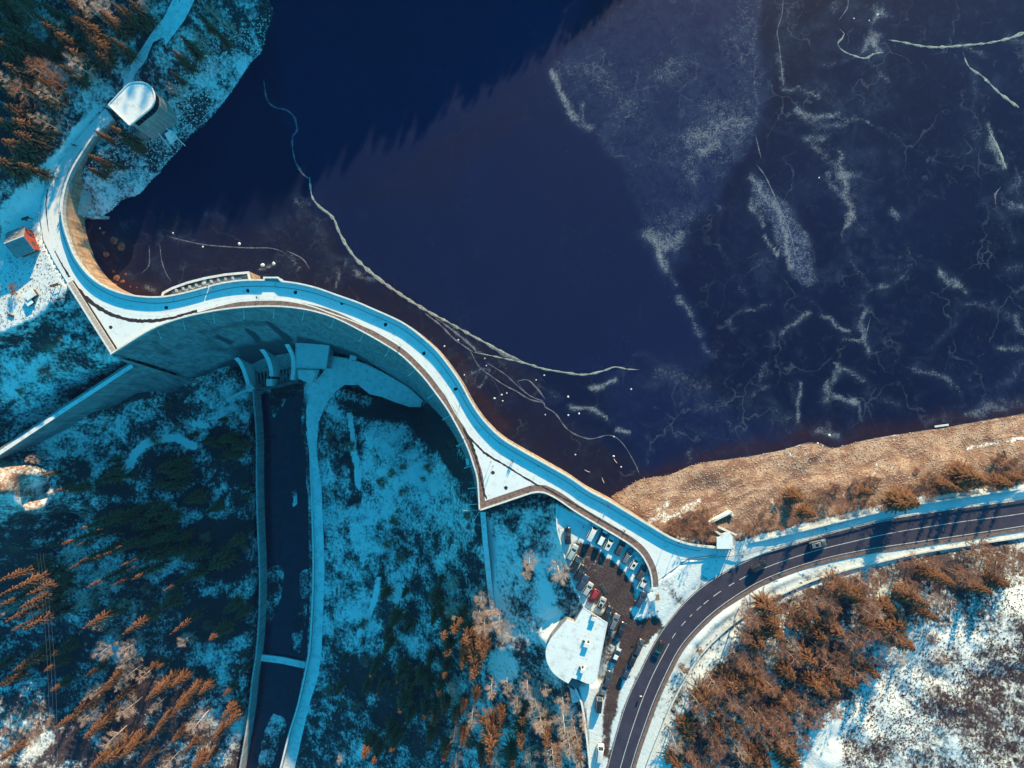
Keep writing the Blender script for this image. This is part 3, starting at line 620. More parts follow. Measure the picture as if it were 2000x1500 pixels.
fr([(1195,968),(1260,930),(1362,900),(1500,880),(1582,858),(1625,868),(1700,850),(1800,836),(2000,803)], 17, 0.95, redm); fr([(885,700),(925,770),(965,820),(985,845)], 9, 0.8, redm); fr([(200,540),(230,560),(300,575)], 20, 0.9, redm); fr([(225,490),(245,480),(235,500)], 14, 0.9, redm); fr([(212,500),(205,512)], 9, 1.0, redm); fr([(1560,860),(1620,855)], 20, 1.0, redm)
for pts, wd, s in [
 ([(1086,150),(1095,175),(1105,200),(1118,220)], 11, .95), ([(1130,190),(1137,240),(1150,243)], 9, .7), ([(1125,235),(1150,245)], 9, .7),
 ([(1360,260),(1400,250),(1450,240)], 34, .75), ([(1370,290),(1350,330),(1365,350)], 24, .62), ([(1400,275),(1380,290)], 22, .8), ([(1340,300),(1350,345)], 20, .55), ([(1470,150),(1475,235)], 9, .6),
 ([(1265,455),(1300,480),(1330,475)], 18, .85), ([(1285,480),(1303,510),(1305,520)], 11, .95), ([(1318,440),(1300,420)], 22, .5),
 ([(1310,535),(1318,555)], 5, .7), ([(1325,580),(1333,600),(1345,625),(1365,655)], 8, .8), ([(1380,680),(1392,700)], 8, .7), ([(1408,400),(1405,470),(1425,540)], 4, .5), ([(1440,555),(1450,562)], 9, .6),
 ([(1530,-20),(1540,60),(1530,120)], 22, .45), ([(1560,0),(1550,60),(1610,50)], 14, .45), ([(1525,100),(1532,150),(1540,165)], 8, .7), ([(1530,165),(1560,172),(1585,180)], 7, .8), ([(1585,165),(1615,190)], 12, .5),
 ([(1565,215),(1590,225),(1620,215)], 11, .85), ([(1575,235),(1605,250),(1640,235)], 13, .65), ([(1585,275),(1610,275)], 13, .8), ([(1600,290),(1620,310),(1635,330)], 11, .65), ([(1625,345),(1628,375)], 6, .75), ([(1690,115),(1720,135),(1745,155)], 7, .7),
 ([(1870,100),(1895,110),(1920,115)], 7, .8), ([(1890,140),(1905,190),(1905,215)], 10, .55), ([(1940,165),(1950,180)], 14, .45), ([(1900,240),(1920,290),(1890,300)], 16, .45), ([(1935,255),(1955,300),(1965,320)], 8, .95), ([(1920,365),(1930,380)], 8, .5), ([(1980,370),(1995,350)], 16, .6),([(1960,70),(1990,85)],10,.6),([(1830,320),(1835,325)],7,.6),
 ([(1940,385),(1960,440)], 14, .5), ([(1970,430),(1985,470)], 10, .5), ([(1970,395),(2000,405)], 9, .8), ([(1975,520),(1990,525)], 14, .6),
 ([(1740,415),(1755,420)], 9, .8), ([(1840,540),(1860,553),(1878,575)], 9, .85), ([(1880,600),(1930,605),(1945,595)], 8, .6), ([(1945,605),(1970,625)], 9, .6), ([(1985,620),(2000,650)], 13, .75), ([(1870,590),(1860,630),(1815,680)], 8, .45), ([(1955,688),(1990,690)], 11, .75), ([(1995,720),(1980,750),(1940,765)], 8, .5),
 ([(1790,715),(1830,730),(1850,755)], 9, .75), ([(1860,760),(1875,770)], 6, .6), ([(1890,810),(1930,795),(1960,800)], 13, .75), ([(1960,785),(1990,795)], 10, .65), ([(1820,830),(1850,820)], 9, .55),
 ([(1430,640),(1432,620),(1445,605),(1490,595),(1510,590)], 5, .65), ([(1508,640),(1507,675)], 6, .7), ([(1530,640),(1545,625),(1575,612),(1580,610)], 8, .8), ([(1575,575),(1600,595)], 5, .5), ([(1605,608),(1625,618),(1640,630),(1665,642)], 6, .95), ([(1655,662),(1685,672),(1692,665)], 7, .9), ([(1690,610),(1692,640),(1697,670),(1703,690)], 8, .8), ([(1680,600),(1690,575),(1750,565),(1760,555)], 9, .55), ([(1715,540),(1765,530),(1775,490)], 11, .5), ([(1535,555),(1530,575)], 7, .5),
 ([(1480,730),(1475,750),(1490,715)], 6, .65), ([(1485,765),(1470,780)], 8, .6), ([(1550,695),(1560,695)], 5, .6),
 ([(1610,790),(1622,770),(1635,755),(1650,730)], 9, .75), ([(1640,722),(1665,728),(1690,742),(1700,745)], 8, .8), ([(1622,760),(1632,785),(1655,798),(1680,788)], 7, .95), ([(1685,785),(1687,810),(1690,830)], 5, .85), ([(1706,745),(1704,790)], 8, .4),
 ([(1725,780),(1745,785),(1765,795)], 10, .6), ([(1558,765),(1556,800),(1555,825)], 7, .9), ([(1540,755),(1545,790)], 7, .5), ([(1500,800),(1520,830),(1540,830)], 22, .5), ([(1460,790),(1490,800)], 20, .4),
 ([(1290,730),(1330,725),(1370,755)], 26, .55), ([(1340,770),(1370,790),(1420,800)], 22, .5), ([(1430,845),(1440,847)], 7, .7), ([(1300,840),(1320,850)], 14, .4), ([(1350,880),(1355,890)], 9, .6), ([(1260,850),(1262,890)], 5, .6), ([(1615,830),(1620,845),(1632,850)], 8, .75), ([(1595,848),(1640,852)], 9, .8),
 ([(1145,765),(1165,760),(1180,750),(1195,748)], 7, 1.), ([(1155,768),(1165,762)], 6, 1.), ([(1112,805),(1130,808),(1160,810),(1180,812)], 7, 1.), ([(1200,832),(1225,828)], 6, 1.), ([(1080,775),(1095,782)], 10, .5), ([(1010,745),(1040,750)], 14, .35),
 ([(520,440),(570,425),(590,415)], 24, .38), ([(585,395),(615,400)], 16, .6), ([(600,400),(640,470),(660,510)], 16, .45), ([(400,430),(420,435)], 12, .5), ([(575,500),(600,520)], 6, .7), ([(665,530),(655,565)], 5, .8), ([(640,520),(660,530)], 18, .4), ([(700,520),(720,545),(740,550)], 7, .8), ([(880,640),(930,690)], 6, .7), ([(590,510),(580,555)], 14, .28), ([(380,490),(480,520),(560,540)], 30, .22), ([(300,560),(400,530)], 22, .25),
 ([(915,725),(930,720),(944,725),(945,745),(930,755),(917,748),(915,725)], 3.2, .85), ([(330,470),(400,478)], 6, .5), ([(295,490),(305,520),(320,545)], 10, .4), ([(512,518),(535,516)], 5, 1.0), ([(230,470),(250,460)], 14, .35), ([(285,560),(300,568)], 8, .85), ([(240,530),(260,545)], 12, .5),
 ([(1230,700),(1290,705)], 6, .5), ([(530,60),(545,20)], 6, .25)]: fr(pts, wd, s)
fb = lambda a, s0: vnoise(ix+300, iy+300, s0, a)+vnoise(ix+300, iy+300, s0/2, a+1)*.5+vnoise(ix+300, iy+300, s0/4, a+2)*.25+vnoise(ix+300, iy+300, s0/8, a+3)*.12
vein = np.exp(-(fb(31, 26)/0.035)**2); patch = sstep(-0.05, 0.35, fb(41, 34)); region = np.clip(sstep(-60, 60, sd_poly(lpx0, lpy0, [(1380,420),(1500,160),(1520,-80),(2200,-80),(2200,900),(1700,870),(1400,900),(1180,870),(1150,760),(1320,715),(1400,640)])), 0, 1)
np.maximum(frost, region*(0.50*vein*(0.35+0.65*patch)+0.42*patch*sstep(-0.15, 0.35, fb(51, 9))), out=frost)
milk = milk + region*0.22*(fb(61, 30)) + 0.10*fb(71, 50)
np.maximum(frost, tri_w*(0.44+0.22*np.clip(fb(95, 12)*1.4, -.6, .8)), out=frost); lacea = np.clip(region+0.8*tri_w+0.7*sstep(-20, 20, sd_poly(lpx, lpy, near))+0.12, 0, 1); nd = sstep(-20, 20, sd_poly(lpx0, lpy0, near)); np.maximum(frost, nd*(0.42*np.exp(-(fb(81, 12)/0.03)**2)+0.40*sstep(0.1, 0.5, fb(91, 14))), out=frost)
fsh = [(1475,318),(1468,350),(1466,385),(1480,415),(1500,450),(1530,500),(1560,540),(1590,562),(1608,545),(1600,505),(1580,465),(1550,420),(1520,380),(1495,340)]
frp(fsh, .66, 16); w = sstep(-4, 20, sd_poly(lpx, lpy, fsh)); milk = np.maximum(milk, w)
fr([(1472,340),(1490,370),(1510,410),(1540,470),(1555,520)], 9, .95); fr([(1490,460),(1515,490),(1522,495)], 6, 1.0); fr([(1470,385),(1485,440)], 6, .8)
frp([(1635,25),(1628,8),(1640,-20),(1655,-10),(1652,18),(1640,32)], .6, 8); frp([(1960,85),(2010,70),(2010,100)], .6, 10)
q = np.arange(ix.size).reshape(ix.shape); Q2 = np.stack([q[:-1, :-1], q[:-1, 1:], q[1:, 1:], q[1:, :-1]], -1).reshape(-1, 4)
keep = (np.minimum(gl[:-1, :-1], gl[1:, 1:]) < LAKE_Z+1.2).ravel() & ((w_up[b1, b0][:-1, :-1] > 0.02) | (sd[b1, b0][:-1, :-1] > -1.5)).ravel()
F = Q2[keep]; u, inv = np.unique(F, return_inverse=True)
LV = np.stack([ix, iy, np.full(ix.shape, LAKE_Z)], -1).reshape(-1, 3)
lake = link('lake', np_mesh('lake', LV[u], inv.reshape(-1, 4), {'frost': frost.ravel()[u], 'milk': milk.ravel()[u], 'brown': brown.ravel()[u], 'red': redm.ravel()[u], 'lace': lacea.ravel()[u]}), None, kind='structure', mat=M['ice'])
def crack(pts, dim=False, z=0.06, wmul=1.0):
    pts = smooth_line(pts, 5.0); P2 = [xy(p[0], p[1], LAKE_Z) for p in pts]; n = len(P2); ph = random.random()*9
    ws = []
    for i, p in enumerate(pts):
        w_ = max(0.7, p[2])*GSD*0.36*wmul*(1+0.35*math.sin(i*1.3+ph)+0.5*(random.random()-.5))
        ws.append(w_*min(1, 0.25+i/3, 0.25+(n-1-i)/3))
    nrm = offset(P2, 1.0); L = []; Rr = []
    for i in range(n):
        vx, vy = nrm[i][0]-P2[i][0], nrm[i][1]-P2[i][1]; l = math.hypot(vx, vy) or 1; vx /= l; vy /= l
        a = ws[i]*(0.75+0.5*random.random()); b = ws[i]*(0.75+0.5*random.random())
        L.append((P2[i][0]+vx*a, P2[i][1]+vy*a)); Rr.append((P2[i][0]-vx*b, P2[i][1]-vy*b))
    mb = MB(); vs = []
    for i in range(n):
        vs += [(L[i][0], L[i][1], LAKE_Z+0.004), (P2[i][0], P2[i][1], LAKE_Z+z), (Rr[i][0], Rr[i][1], LAKE_Z+0.004)]
    fs = []
    for i in range(n-1):
        a, b = 3*i, 3*i+3; fs += [(a, a+1, b+1, b), (a+1, a+2, b+2, b+1)]
    mb.add(vs, [f[::-1] for f in fs]); return mb.obj('ice_ridge', M['frost_dim' if dim else 'frost'], lake)
for p in ([(605,345,4),(606,365,5),(610,385,6),(622,402,7),(650,425,7),(663,455,7),(680,485,8),(700,510,8),(740,545,8),(790,580,7),(830,605,7),(880,632,6),(930,660,6),(985,689,6),(1018,705,5)],
          [(925,688,2),(960,695,3),(1020,708,5),(1060,720,5),(1100,727,6),(1140,732,6),(1180,724,5),(1200,717,4),(1225,721,3),(1250,722,1)],
          [(2010,60,9),(1970,75,7),(1930,84,5),(1890,88,5),(1840,92,6),(1800,90,5),(1760,82,4),(1735,78,3)],
          [(1726,102,3),(1705,106,4),(1690,114,5),(1665,108,4),(1645,98,3),(1636,85,3),(1645,75,4),(1649,66,4),(1640,57,3)],
          [(1880,100,2),(1892,130,4),(1920,150,5),(1950,180,5),(1990,210,9)], [(1932,255,4),(1950,290,7),(1965,330,7)]): crack(p)
for p in ([(515,155,2),(519,185,4),(525,200,4),(538,210,4),(560,215,4),(575,230,4),(580,255,4),(571,270,4),(575,310,4),(590,338,5),(605,350,5)],
          [(830,612,4),(860,635,4),(885,660,4),(905,675,4),(925,688,3)], [(850,620,3),(890,650,5),(925,680,6),(930,690,3)], [(940,665,3),(980,690,8),(1015,706,4)],
          [(915,678,1.5),(935,715,2),(960,735,2),(985,752,3),(1010,765,3),(1035,780,3),(1062,787,4),(1065,795,3),(1085,808,3),(1110,840,3),(1150,857,3),(1190,850,2),(1215,865,2),(1240,905,2),(1250,930,1)],
          [(950,708,2),(985,730,2),(1005,748,2),(1030,770,2),(1062,785,2)], [(1008,745,2),(1030,742,3),(1050,760,4),(1065,780,4)], [(1010,745,1.5),(1025,765,1.5),(1045,778,2),(1062,782,2)],
          [(1530,-5,2),(1527,30,2),(1518,60,2),(1522,90,2),(1527,140,3),(1530,165,4)], [(1638,40,2),(1655,15,3),(1656,-5,3)], [(1475,262,2),(1483,295,3),(1487,310,3)],
          [(560,495,1),(530,485,2),(480,484,3),(400,478,2.5),(340,465,2),(325,460,1)], [(312,478,2),(316,510,2),(325,535,2),(335,550,1)], [(291,478,1.5),(292,500,2),(290,520,2.5),(275,535,1)], [(560,490,2),(590,505,3),(605,525,2)],
          [(1945,400,3),(1944,380,4),(1955,365,3)], [(1476,320,2),(1495,345,3),(1520,400,3),(1545,460,3),(1555,510,2)], [(1700,620,2),(1690,660,2)]): crack(p, True, 0.03)

# ------------------------------------------------------------------ the dam
dam = empty('dam', W(700, 640, 0), 'curved concrete gravity arch dam with snowy crest road between lake and shaded valley', 'dam')
def rel_to(o):            # children are modelled in world space
    def f(ch): ch.matrix_parent_inverse = Matrix.Translation(-o.location); return ch
    return f
dk = rel_to(dam)
# downstream face: fine loft from crest line to toe
NS = 190
top = resample([xy(*p) for p in smooth_line(TOE_TOP, 10)], NS)
tpar = np.array([0.0]); 
tt = np.array(TOE_TOP, float); tl = np.r_[0, np.cumsum(np.linalg.norm(np.diff(tt, axis=0), axis=1))]
sl = np.linspace(0, tl[-1], NS)
toe_w = np.array([W(*p) for p in TOE]); ker = np.ones(9)/9
toeX, toeY, toeZ = (np.interp(sl, tl, toe_w[:, j]) for j in range(3))
sm = lambda a: np.convolve(np.pad(a, 4, mode='edge'), ker, 'valid')
toeX, toeY, toeZ = sm(toeX), sm(toeY), sm(toeZ)
top = np.array([xy(np.interp(s, tl, tt[:, 0]), np.interp(s, tl, tt[:, 1])) for s in sl]); top[:, 0] = sm(top[:, 0]); top[:, 1] = sm(top[:, 1])
ki_ = [int(np.argmin([math.hypot(q[0]-a, q[1]-b) for q in DN])) for a, b in TOE_TOP]
Dl = np.array(DN); cd = np.r_[0, np.cumsum(np.linalg.norm(np.diff(Dl, axis=0), axis=1))]; sq = np.linspace(0, cd[-1], NS)
top = np.array([xy(np.interp(s, cd, Dl[:, 0]), np.interp(s, cd, Dl[:, 1])) for s in sq])
toeX, toeY, toeZ = (sm(sm(np.interp(sq, cd[ki_], toe_w[:, j]))) for j in range(3))
ROWS = 26; V = []; wet = []
for r in range(ROWS+1):
    t = r/ROWS*1.16; run = t**1.35
    X = top[:, 0]+(toeX-top[:, 0])*run; Y = top[:, 1]+(toeY-top[:, 1])*run; Z = toeZ*t
    for i in range(NS): V.append((X[i], Y[i], Z[i]-0.25))
V = np.array(V); F = []
for r in range(ROWS):
    for i in range(NS-1):
        a = r*NS+i; F.append((a, a+NS, a+NS+1, a+1))
kf = (CAM_H-V[:, 2])/CAM_H*GSD; fpx = 1000+V[:, 0]/kf; fpy = 750-V[:, 1]/kf
wet = np.full(len(V), 0.16)
def wetp(poly, val, f=10):
    w = sstep(-f/2, f/2, sd_poly(fpx, fpy, poly)); np.copyto(wet, wet*(1-w)+val*w)
wetp([(368,648),(400,635),(440,622),(500,615),(512,620),(560,652),(575,668),(600,668),(650,685),(700,700),(760,735),(840,800),(840,830),(700,730),(560,700),(450,690),(395,690),(400,662)], 0.52, 16); wetp([(578,655),(650,672),(700,690),(770,735),(840,795),(880,850),(860,860),(790,780),(700,725),(578,690)], 0.75, 14)
wetp([(405,655),(440,645),(500,637),(520,640),(556,655),(540,660),(480,668),(440,680)], 0.25, 14)
wetp([(480,640),(500,650),(512,665),(500,668),(478,645)], 0.7, 6); wetp([(425,652),(460,668),(450,675),(415,657)], 0.7, 6)
wetp([(505,615),(520,622),(575,665),(560,668)], 0.8, 6); wetp([(300,675),(350,690),(345,700),(300,690)], 0.5, 8); wetp([(300,660),(345,690),(340,700),(290,670)], 0.5, 8)
wetp([(240,730),(300,760),(420,715),(480,680),(560,668),(580,700),(400,745),(300,790),(230,790)], 0.72, 30)
wetp([(330,640),(480,607),(600,612),(700,655),(800,730),(880,840),(860,840),(780,745),(690,680),(590,632),(480,622),(340,655)], 0.10, 8)
dk(link('downstream_face', np_mesh('downstream_face', V, np.array(F)[:, ::-1], {'wet': wet}), dam, mat=M['dam']))
mb = MB()
ul = [(p[0], p[1]) for p in U]; n = len(ul)
mb.add([(p[0], p[1], -0.002) for p in ul] + [(p[0], p[1], -16) for p in ul], [(i, i+1, n+i+1, n+i) for i in range(n-1)][:])
dk(mb.obj('upstream_face', M['up_wall'], dam))
# sloped ledge at the foot of the tan upstream wall
lg = UP[6:21]; Lg = [xy(p[0], p[1]) for p in lg]; of = offset(Lg, 2.0); of2 = offset(Lg, 3.0)
mb = MB(); w_ = np.interp(np.arange(len(lg)), [0, 4, len(lg)-4, len(lg)-1], [0.1, 1, 1, 0.1])
o1 = [(a[0]+(b[0]-a[0])*k, a[1]+(b[1]-a[1])*k) for a, b, k in zip(Lg, of, w_)]; o2 = [(a[0]+(b[0]-a[0])*k, a[1]+(b[1]-a[1])*k) for a, b, k in zip(Lg, of2, w_)]
mb.ribbon(o1, Lg, [-6.8]*len(lg), [-5.6]*len(lg)); mb.ribbon(o2, o1, [-12.0]*len(lg), [-6.8]*len(lg))
dk(mb.obj('footing_ledge', M['concrete'], dam))
mb = MB(); mb.prism(DECK, -1.2, 0.0); dk(mb.obj('crest_deck', M['deck'], dam))
for o_t in (3.2, 4.5, 5.7):
    a0, a1 = 14, len(U)-14; c_ = offset(U, -o_t)[a0:a1]; c_ = [(p[0]+.12*math.sin(i*.31+o_t), p[1]+.12*math.cos(i*.23+o_t)) for i, p in enumerate(c_)]
    mb = MB(); mb.ribbon(offset(c_, .16), offset(c_, -.16), 0.004+o_t*.0004); dk(mb.obj('tyre_track', M['track'], dam))
# kerb walkway on the lake side
inner = offset(U, -1.75); mb = MB()
i0, i1 = 8, len(U)-3
mb.ribbon(offset(U, -0.30)[i0:i1], inner[i0:i1], 0.14); mb.ribbon(inner[i0:i1], inner[i0:i1], [0.14]*(i1-i0), [-0.01]*(i1-i0)); dk(mb.obj('walkway', M['deck'], dam))
mb = MB(); mb.wall(offset(U, -1.80)[i0:i1], 0.07, -0.05, 0.15); dk(mb.obj('kerb', M['kerb'], dam))
# lake side parapet with two openings and the balcony
PAR_H = 1.42
def nearest(poly, p): return int(np.argmin([math.hypot(q[0]-p[0], q[1]-p[1]) for q in poly]))
g0 = nearest(UP, (397,563)); bay = [(519,548),(519,543.5),(546,543.5),(551,549)]
b_0, b_1 = nearest(UP, (517,547)), nearest(UP, (553,549))
Uin = offset(U, -0.18)
segs = [Uin[5:g0+1], Uin[g0+1:b_0+1] + [xy(*p) for p in bay] + Uin[b_1:]]
segs[0][-1] = tuple(np.array(segs[0][-1])*0.30+np.array(Uin[g0+1])*0.70)
mb = MB(); mc = MB()
for sg in segs:
    mb.wall(sg, 0.17, -0.05, PAR_H); mc.wall(sg, 0.23, PAR_H+0.003, PAR_H+0.09)
dk(mb.obj('lake_parapet', M['concrete'], dam)); dk(mc.obj('lake_parapet_coping', M['cap'], dam))
mb = MB(); mb.wall([xy(222,235), xy(206,252)] + Uin[2:6], 0.12, -0.2, 0.55); dk(mb.obj('road_edge_wall', M['concrete'], dam))
mb = MB(); mb.prism([xy(*p) for p in [(518,549),(518,543),(547,543),(552,550),(535,552)]], -2.2, 0.004); dk(mb.obj('balcony', M['concrete'], dam))
# valley side parapet
D_in = offset(D, 0.16); D2_in = offset(D2, 0.16)
pv = [D[i] for i in range(len(D))]
mb = MB(); mb.wall(D_in[:-1]+[D_in[-1]], 0.14, -0.3, 0.86); mb.wall(D2_in, 0.14, -2.2, 0.86); dk(mb.obj('valley_parapet', M['concrete'], dam))
mc = MB(); mc.wall(D_in, 0.21, 0.863, 0.93); mc.wall(D2_in, 0.22, 0.863, 0.93); dk(mc.obj('valley_parapet_coping', M['cap'], dam))
mb = MB(); lw = [xy(*p) for p in [(132,555),(219,693)]]; lwi = offset(lw, 0.9); mb.wall(lwi, 0.85, -2.0, 0.55); dk(mb.obj('side_wall', M['coping'], dam))
mb = MB(); mb.wall(offset(lw, 0.25), 0.22, 0.553, 0.62); dk(mb.obj('side_wall_snow', M['cap'], dam))
mb = MB(); lw2 = [xy(*p) for p in [(138,552),(225,688)]]; mb.wall(offset(lw2, 0.9), 0.25, -0.01, 0.08); dk(mb.obj('side_wall_gutter', M['verge'], dam))
mb = MB(); mb.wall([xy(219,693), xy(132,555)], 0.12, -15, -0.01); mb.wall([xy(219.5,692.5), xy(221,696)], 0.12, -15, -0.01); dk(mb.obj('abutment_wall', M['dam'], dam))
# footpath along the valley parapet
fp = offset(D, 0.33); k0 = nearest(DN, (380,617)); wid = [1.5*min(1, 0.15+(i-k0)/10) for i in range(k0, len(D))]
o_ = [offset(D, 0.33+w__)[i] for i, w__ in zip(range(k0, len(D)), wid)]
mb = MB(); mb.ribbon(o_, fp[k0:], 0.006)
fp2 = offset(D2, 0.33); mb.ribbon(offset(D2, 2.15), fp2, 0.007); 
mb.prism([xy(*p) for p in [(1013,958),(1048,953),(1062,958),(1075,966),(1050,966),(1030,966)]], 0.0, 0.008)
dk(mb.obj('footpath', M['brown_path'], dam))
# dark grass verges beside the two triangles (curved strips)
def strip(pts, z, name, mat, jit=0.25):
    pts = smooth_line(pts, 4); L = []; Rr = []; c = [xy(p[0], p[1]) for p in pts]; nn = offset(c, 1.0)
    for i, p in enumerate(pts):
        h = p[2]*GSD/2; vx, vy = nn[i][0]-c[i][0], nn[i][1]-c[i][1]; a = h*(1+jit*(random.random()-.5)*2); b = h*(1+jit*(random.random()-.5)*2)
        L.append((c[i][0]+vx*a, c[i][1]+vy*a)); Rr.append((c[i][0]-vx*b, c[i][1]-vy*b))
    mb = MB(); mb.ribbon(L, Rr, z); return dk(mb.obj(name, mat, dam))
strip([(137,551,13),(150,565,11),(165,580,9),(190,599,8),(215,613,7),(250,624,7),(290,627,7),(330,622,5),(360,614,5),(385,607,6)], 0.011, 'grass_verge', M['verge'], 0.3)
strip([(904,835,3),(912,850,5),(930,868,4),(950,887,4.5),(985,908,3.5),(1020,930,3),(1044,944,4),(1054,950,3)], 0.011, 'grass_verge', M['verge'], 0.35)
strip([(1058,949,3),(1080,962,3),(1120,984,2.5),(1170,1014,3),(1215,1040,2.5),(1240,1058,2)], 0.011, 'grass_verge', M['verge'], 0.6)
strip([(912,848,4),(925,880,5),(935,915,4),(944,955,4),(950,975,4)], 0.010, 'grass_verge', M['verge'], 0.8)
strip([(107,490,2),(120,515,3),(136,541,4)], 0.011, 'grass_verge', M['verge'], 0.4); strip([(93,370,2),(90,400,2),(92,430,2),(95,452,1)], 0.011, 'grass_verge', M['verge'], 0.4)
# gullies: round wet patches with an iron grate along the crest
mb = MB()
for px, py in ((325,601),(484,568),(577,571),(668,592),(753,634),(828,690),(890,760),(978,864),(1053,909),(1152,967),(216,639),(220,680),(988,953),(963,923)):
    c = W(px, py); n_ = 10; r_ = 0.55; mb.add([(c.x, c.y, 0.018)] + [(c.x+r_*(0.8+0.4*random.random())*math.cos(6.283*i/n_), c.y+r_*(0.8+.4*random.random())*math.sin(6.283*i/n_), 0.012) for i in range(n_)], [(0, i+1, (i+1) % n_+1) for i in range(n_)])
dk(mb.obj('gully_patch', M['verge'], dam))['kind'] = 'stuff'
# white arms projecting from the valley parapet
arm = None
for px, py in ((303,641),(351,624),(410,609),(470,602),(531,600),(594,605),(653,621),(710,648),(763,680),(809,717),(851,767),(882,812),(908,863),(925,908),(934,950),(935,990)):
    i = nearest(DN, (px, py)); a = np.array(D[max(i-1, 0)]); b = np.array(D[min(i+1, len(D)-1)]); t = (b-a)/np.linalg.norm(b-a); nrm = np.array((t[1], -t[0])); p = np.array(D[i])
    mb = MB(); z = -2.2
    mb.tube([(0, 0, 0), (nrm[0]*2.9, nrm[1]*2.9, 0.35)], [0.08, 0.11], 6); q = nrm*2.9; mb.box((q[0], q[1], 0.35), (0.28, 0.28, 0.16))
    o = mb.obj('lamp_arm', M['white_metal'], dam); o.location = (p[0], p[1], z); dk(o)
    # the short mast that carries the arm on the face
    mb = MB(); mb.box((nrm[0]*0.05, nrm[1]*0.05, 0.6), (0.12, 0.12, 1.4)); s_ = mb.obj('arm_bracket', M['grey_metal'], o)
mb = MB(); mb.wall([xy(903,1000), xy(934,999)], 0.03, -2.3, -2.2); o = mb.obj('lamp_arm', M['white_metal'], dam); dk(o)
mb = MB(); mb.tube([W(936,1000,-1), W(921,1023,-1.6)], 0.07, 6); dk(mb.obj('lamp_arm', M['white_metal'], dam))
mb = MB(); c = W(913, 902, -3); mb.box((c.x, c.y, c.z), (0.8, 1.9, 0.5), 0.2); dk(mb.obj('cabinet', M['white_metal'], dam))
# spillway inlet on the lake side
rim = [(316,578),(318,572),(335,563),(365,552),(400,543),(440,536),(484,532),(487,546)]
RIM = [xy(*p) for p in rim]; mb = MB()
mb.wall(RIM, 0.28, -14, -0.25); dk(mb.obj('inlet_wall', M['up_wall'], dam))
mb = MB(); mb.wall(RIM, 0.34, -0.247, -0.17); dk(mb.obj('inlet_wall_coping', M['cap'], dam))
mb = MB(); mb.prism([xy(*p) for p in [(319,577),(321,573),(340,563),(370,553),(400,545),(440,538),(482,534),(484,546),(455,550),(420,557),(380,568),(345,576)]], -6, -2.4); dk(mb.obj('inlet_floor', M['deck'], dam))
sill = [(334,571),(360,565),(385,558),(410,551.5),(440,546.5),(470,544)]
mb = MB(); mb.wall([xy(*p) for p in smooth_line(sill, 12)], 0.42, -2.5, -0.75); dk(mb.obj('inlet_sill', M['concrete'], dam))
for px, py in ((345,568),(358,564),(371,561),(384,557.5),(397,554),(413,550),(427,547.5),(441,545.5),(455,543.8)):
    mb = MB(); c = W(px, py, -0.3); mb.box((0, 0, 0), (0.5, 0.9, 1.0), 0.2); mb.box((0, -0.1, 0.53), (0.34, 0.34, 0.06), 0.2)
    o = mb.obj('inlet_pier', M['concrete'], dam); o.location = c; dk(o)
mb = MB(); mb.wall([xy(397,553), xy(399,545)], 0.5, -0.6, -0.45); dk(mb.obj('inlet_footbridge', M['cap'], dam))
# wing walls running down both hillsides
lwz = [(258,712,-13.0),(200,750,-14),(120,802,-14.6),(60,842,-14.4),(0,882,-14),(-150,985,-13)]
pts = [W(*p) for p in lwz]; XY = [(p.x, p.y) for p in pts]; Zs = [p.z for p in pts]
mb = MB(); mb.wall(XY, 1.0, [z-16 for z in Zs], Zs); dk(mb.obj('wing_wall', M['dam'], dam))
mb = MB(); mb.wall(offset(XY, 0.3), 0.6, [z+0.003 for z in Zs], [z+0.12 for z in Zs]); dk(mb.obj('wing_wall_snow', M['track'], dam))
ft = [(225,697,-1.5),(240,706,-9)]+lwz[0:5]+[(-150,985,-13)]
fb_ = [(368,742,-36),(340,755,-38),(310,762,-38.5),(238,788,-36.5),(150,829,-33.5),(72,866,-27),(14,894,-19.5),(-150,1000,-18)]
mb = MB(); rows_ = []; vs = []
A_ = resample([tuple(W(*p)) for p in ft], 60); B_ = resample([tuple(W(*p)) for p in fb_], 60)
ta = np.linspace(0, 1, len(ft)); tq = np.linspace(0, 1, 60)
A_ = [tuple(np.interp(t, ta, [tuple(W(*p))[j] for p in ft]) for j in range(3)) for t in tq]; B_ = [tuple(np.interp(t, ta, [tuple(W(*p))[j] for p in fb_]) for j in range(3)) for t in tq]
for r in range(9):
    t = r/8*1.25
    for a, b in zip(A_, B_): vs.append(tuple(a[j]+(b[j]-a[j])*(t**1.1 if j < 2 else t) for j in range(3)))
WF = [(r*60+i, (r+1)*60+i, (r+1)*60+i+1, r*60+i+1) for r in range(8) for i in range(59)]
dk(link('wing_face', np_mesh('wing_face', np.array(vs), np.array(WF)[:, ::-1], {'wet': np.repeat(np.linspace(.3, .62, 9), 60)}), dam, mat=M['dam']))
rwz = [(943,1000,-12.0),(948,1060,-14.2),(955,1130,-17.0),(967,1232,-20.5)]
pts = [W(*p) for p in rwz]; XY = [(p.x, p.y) for p in pts]; Zs = [p.z for p in pts]
mb = MB(); mb.wall(XY, 0.9, [z-10 for z in Zs], Zs); dk(mb.obj('wing_wall', M['dam'], dam))
mb = MB(); mb.wall(XY, 0.8, [z+0.003 for z in Zs], [z+0.12 for z in Zs]); dk(mb.obj('wing_wall_snow', M['track'], dam))
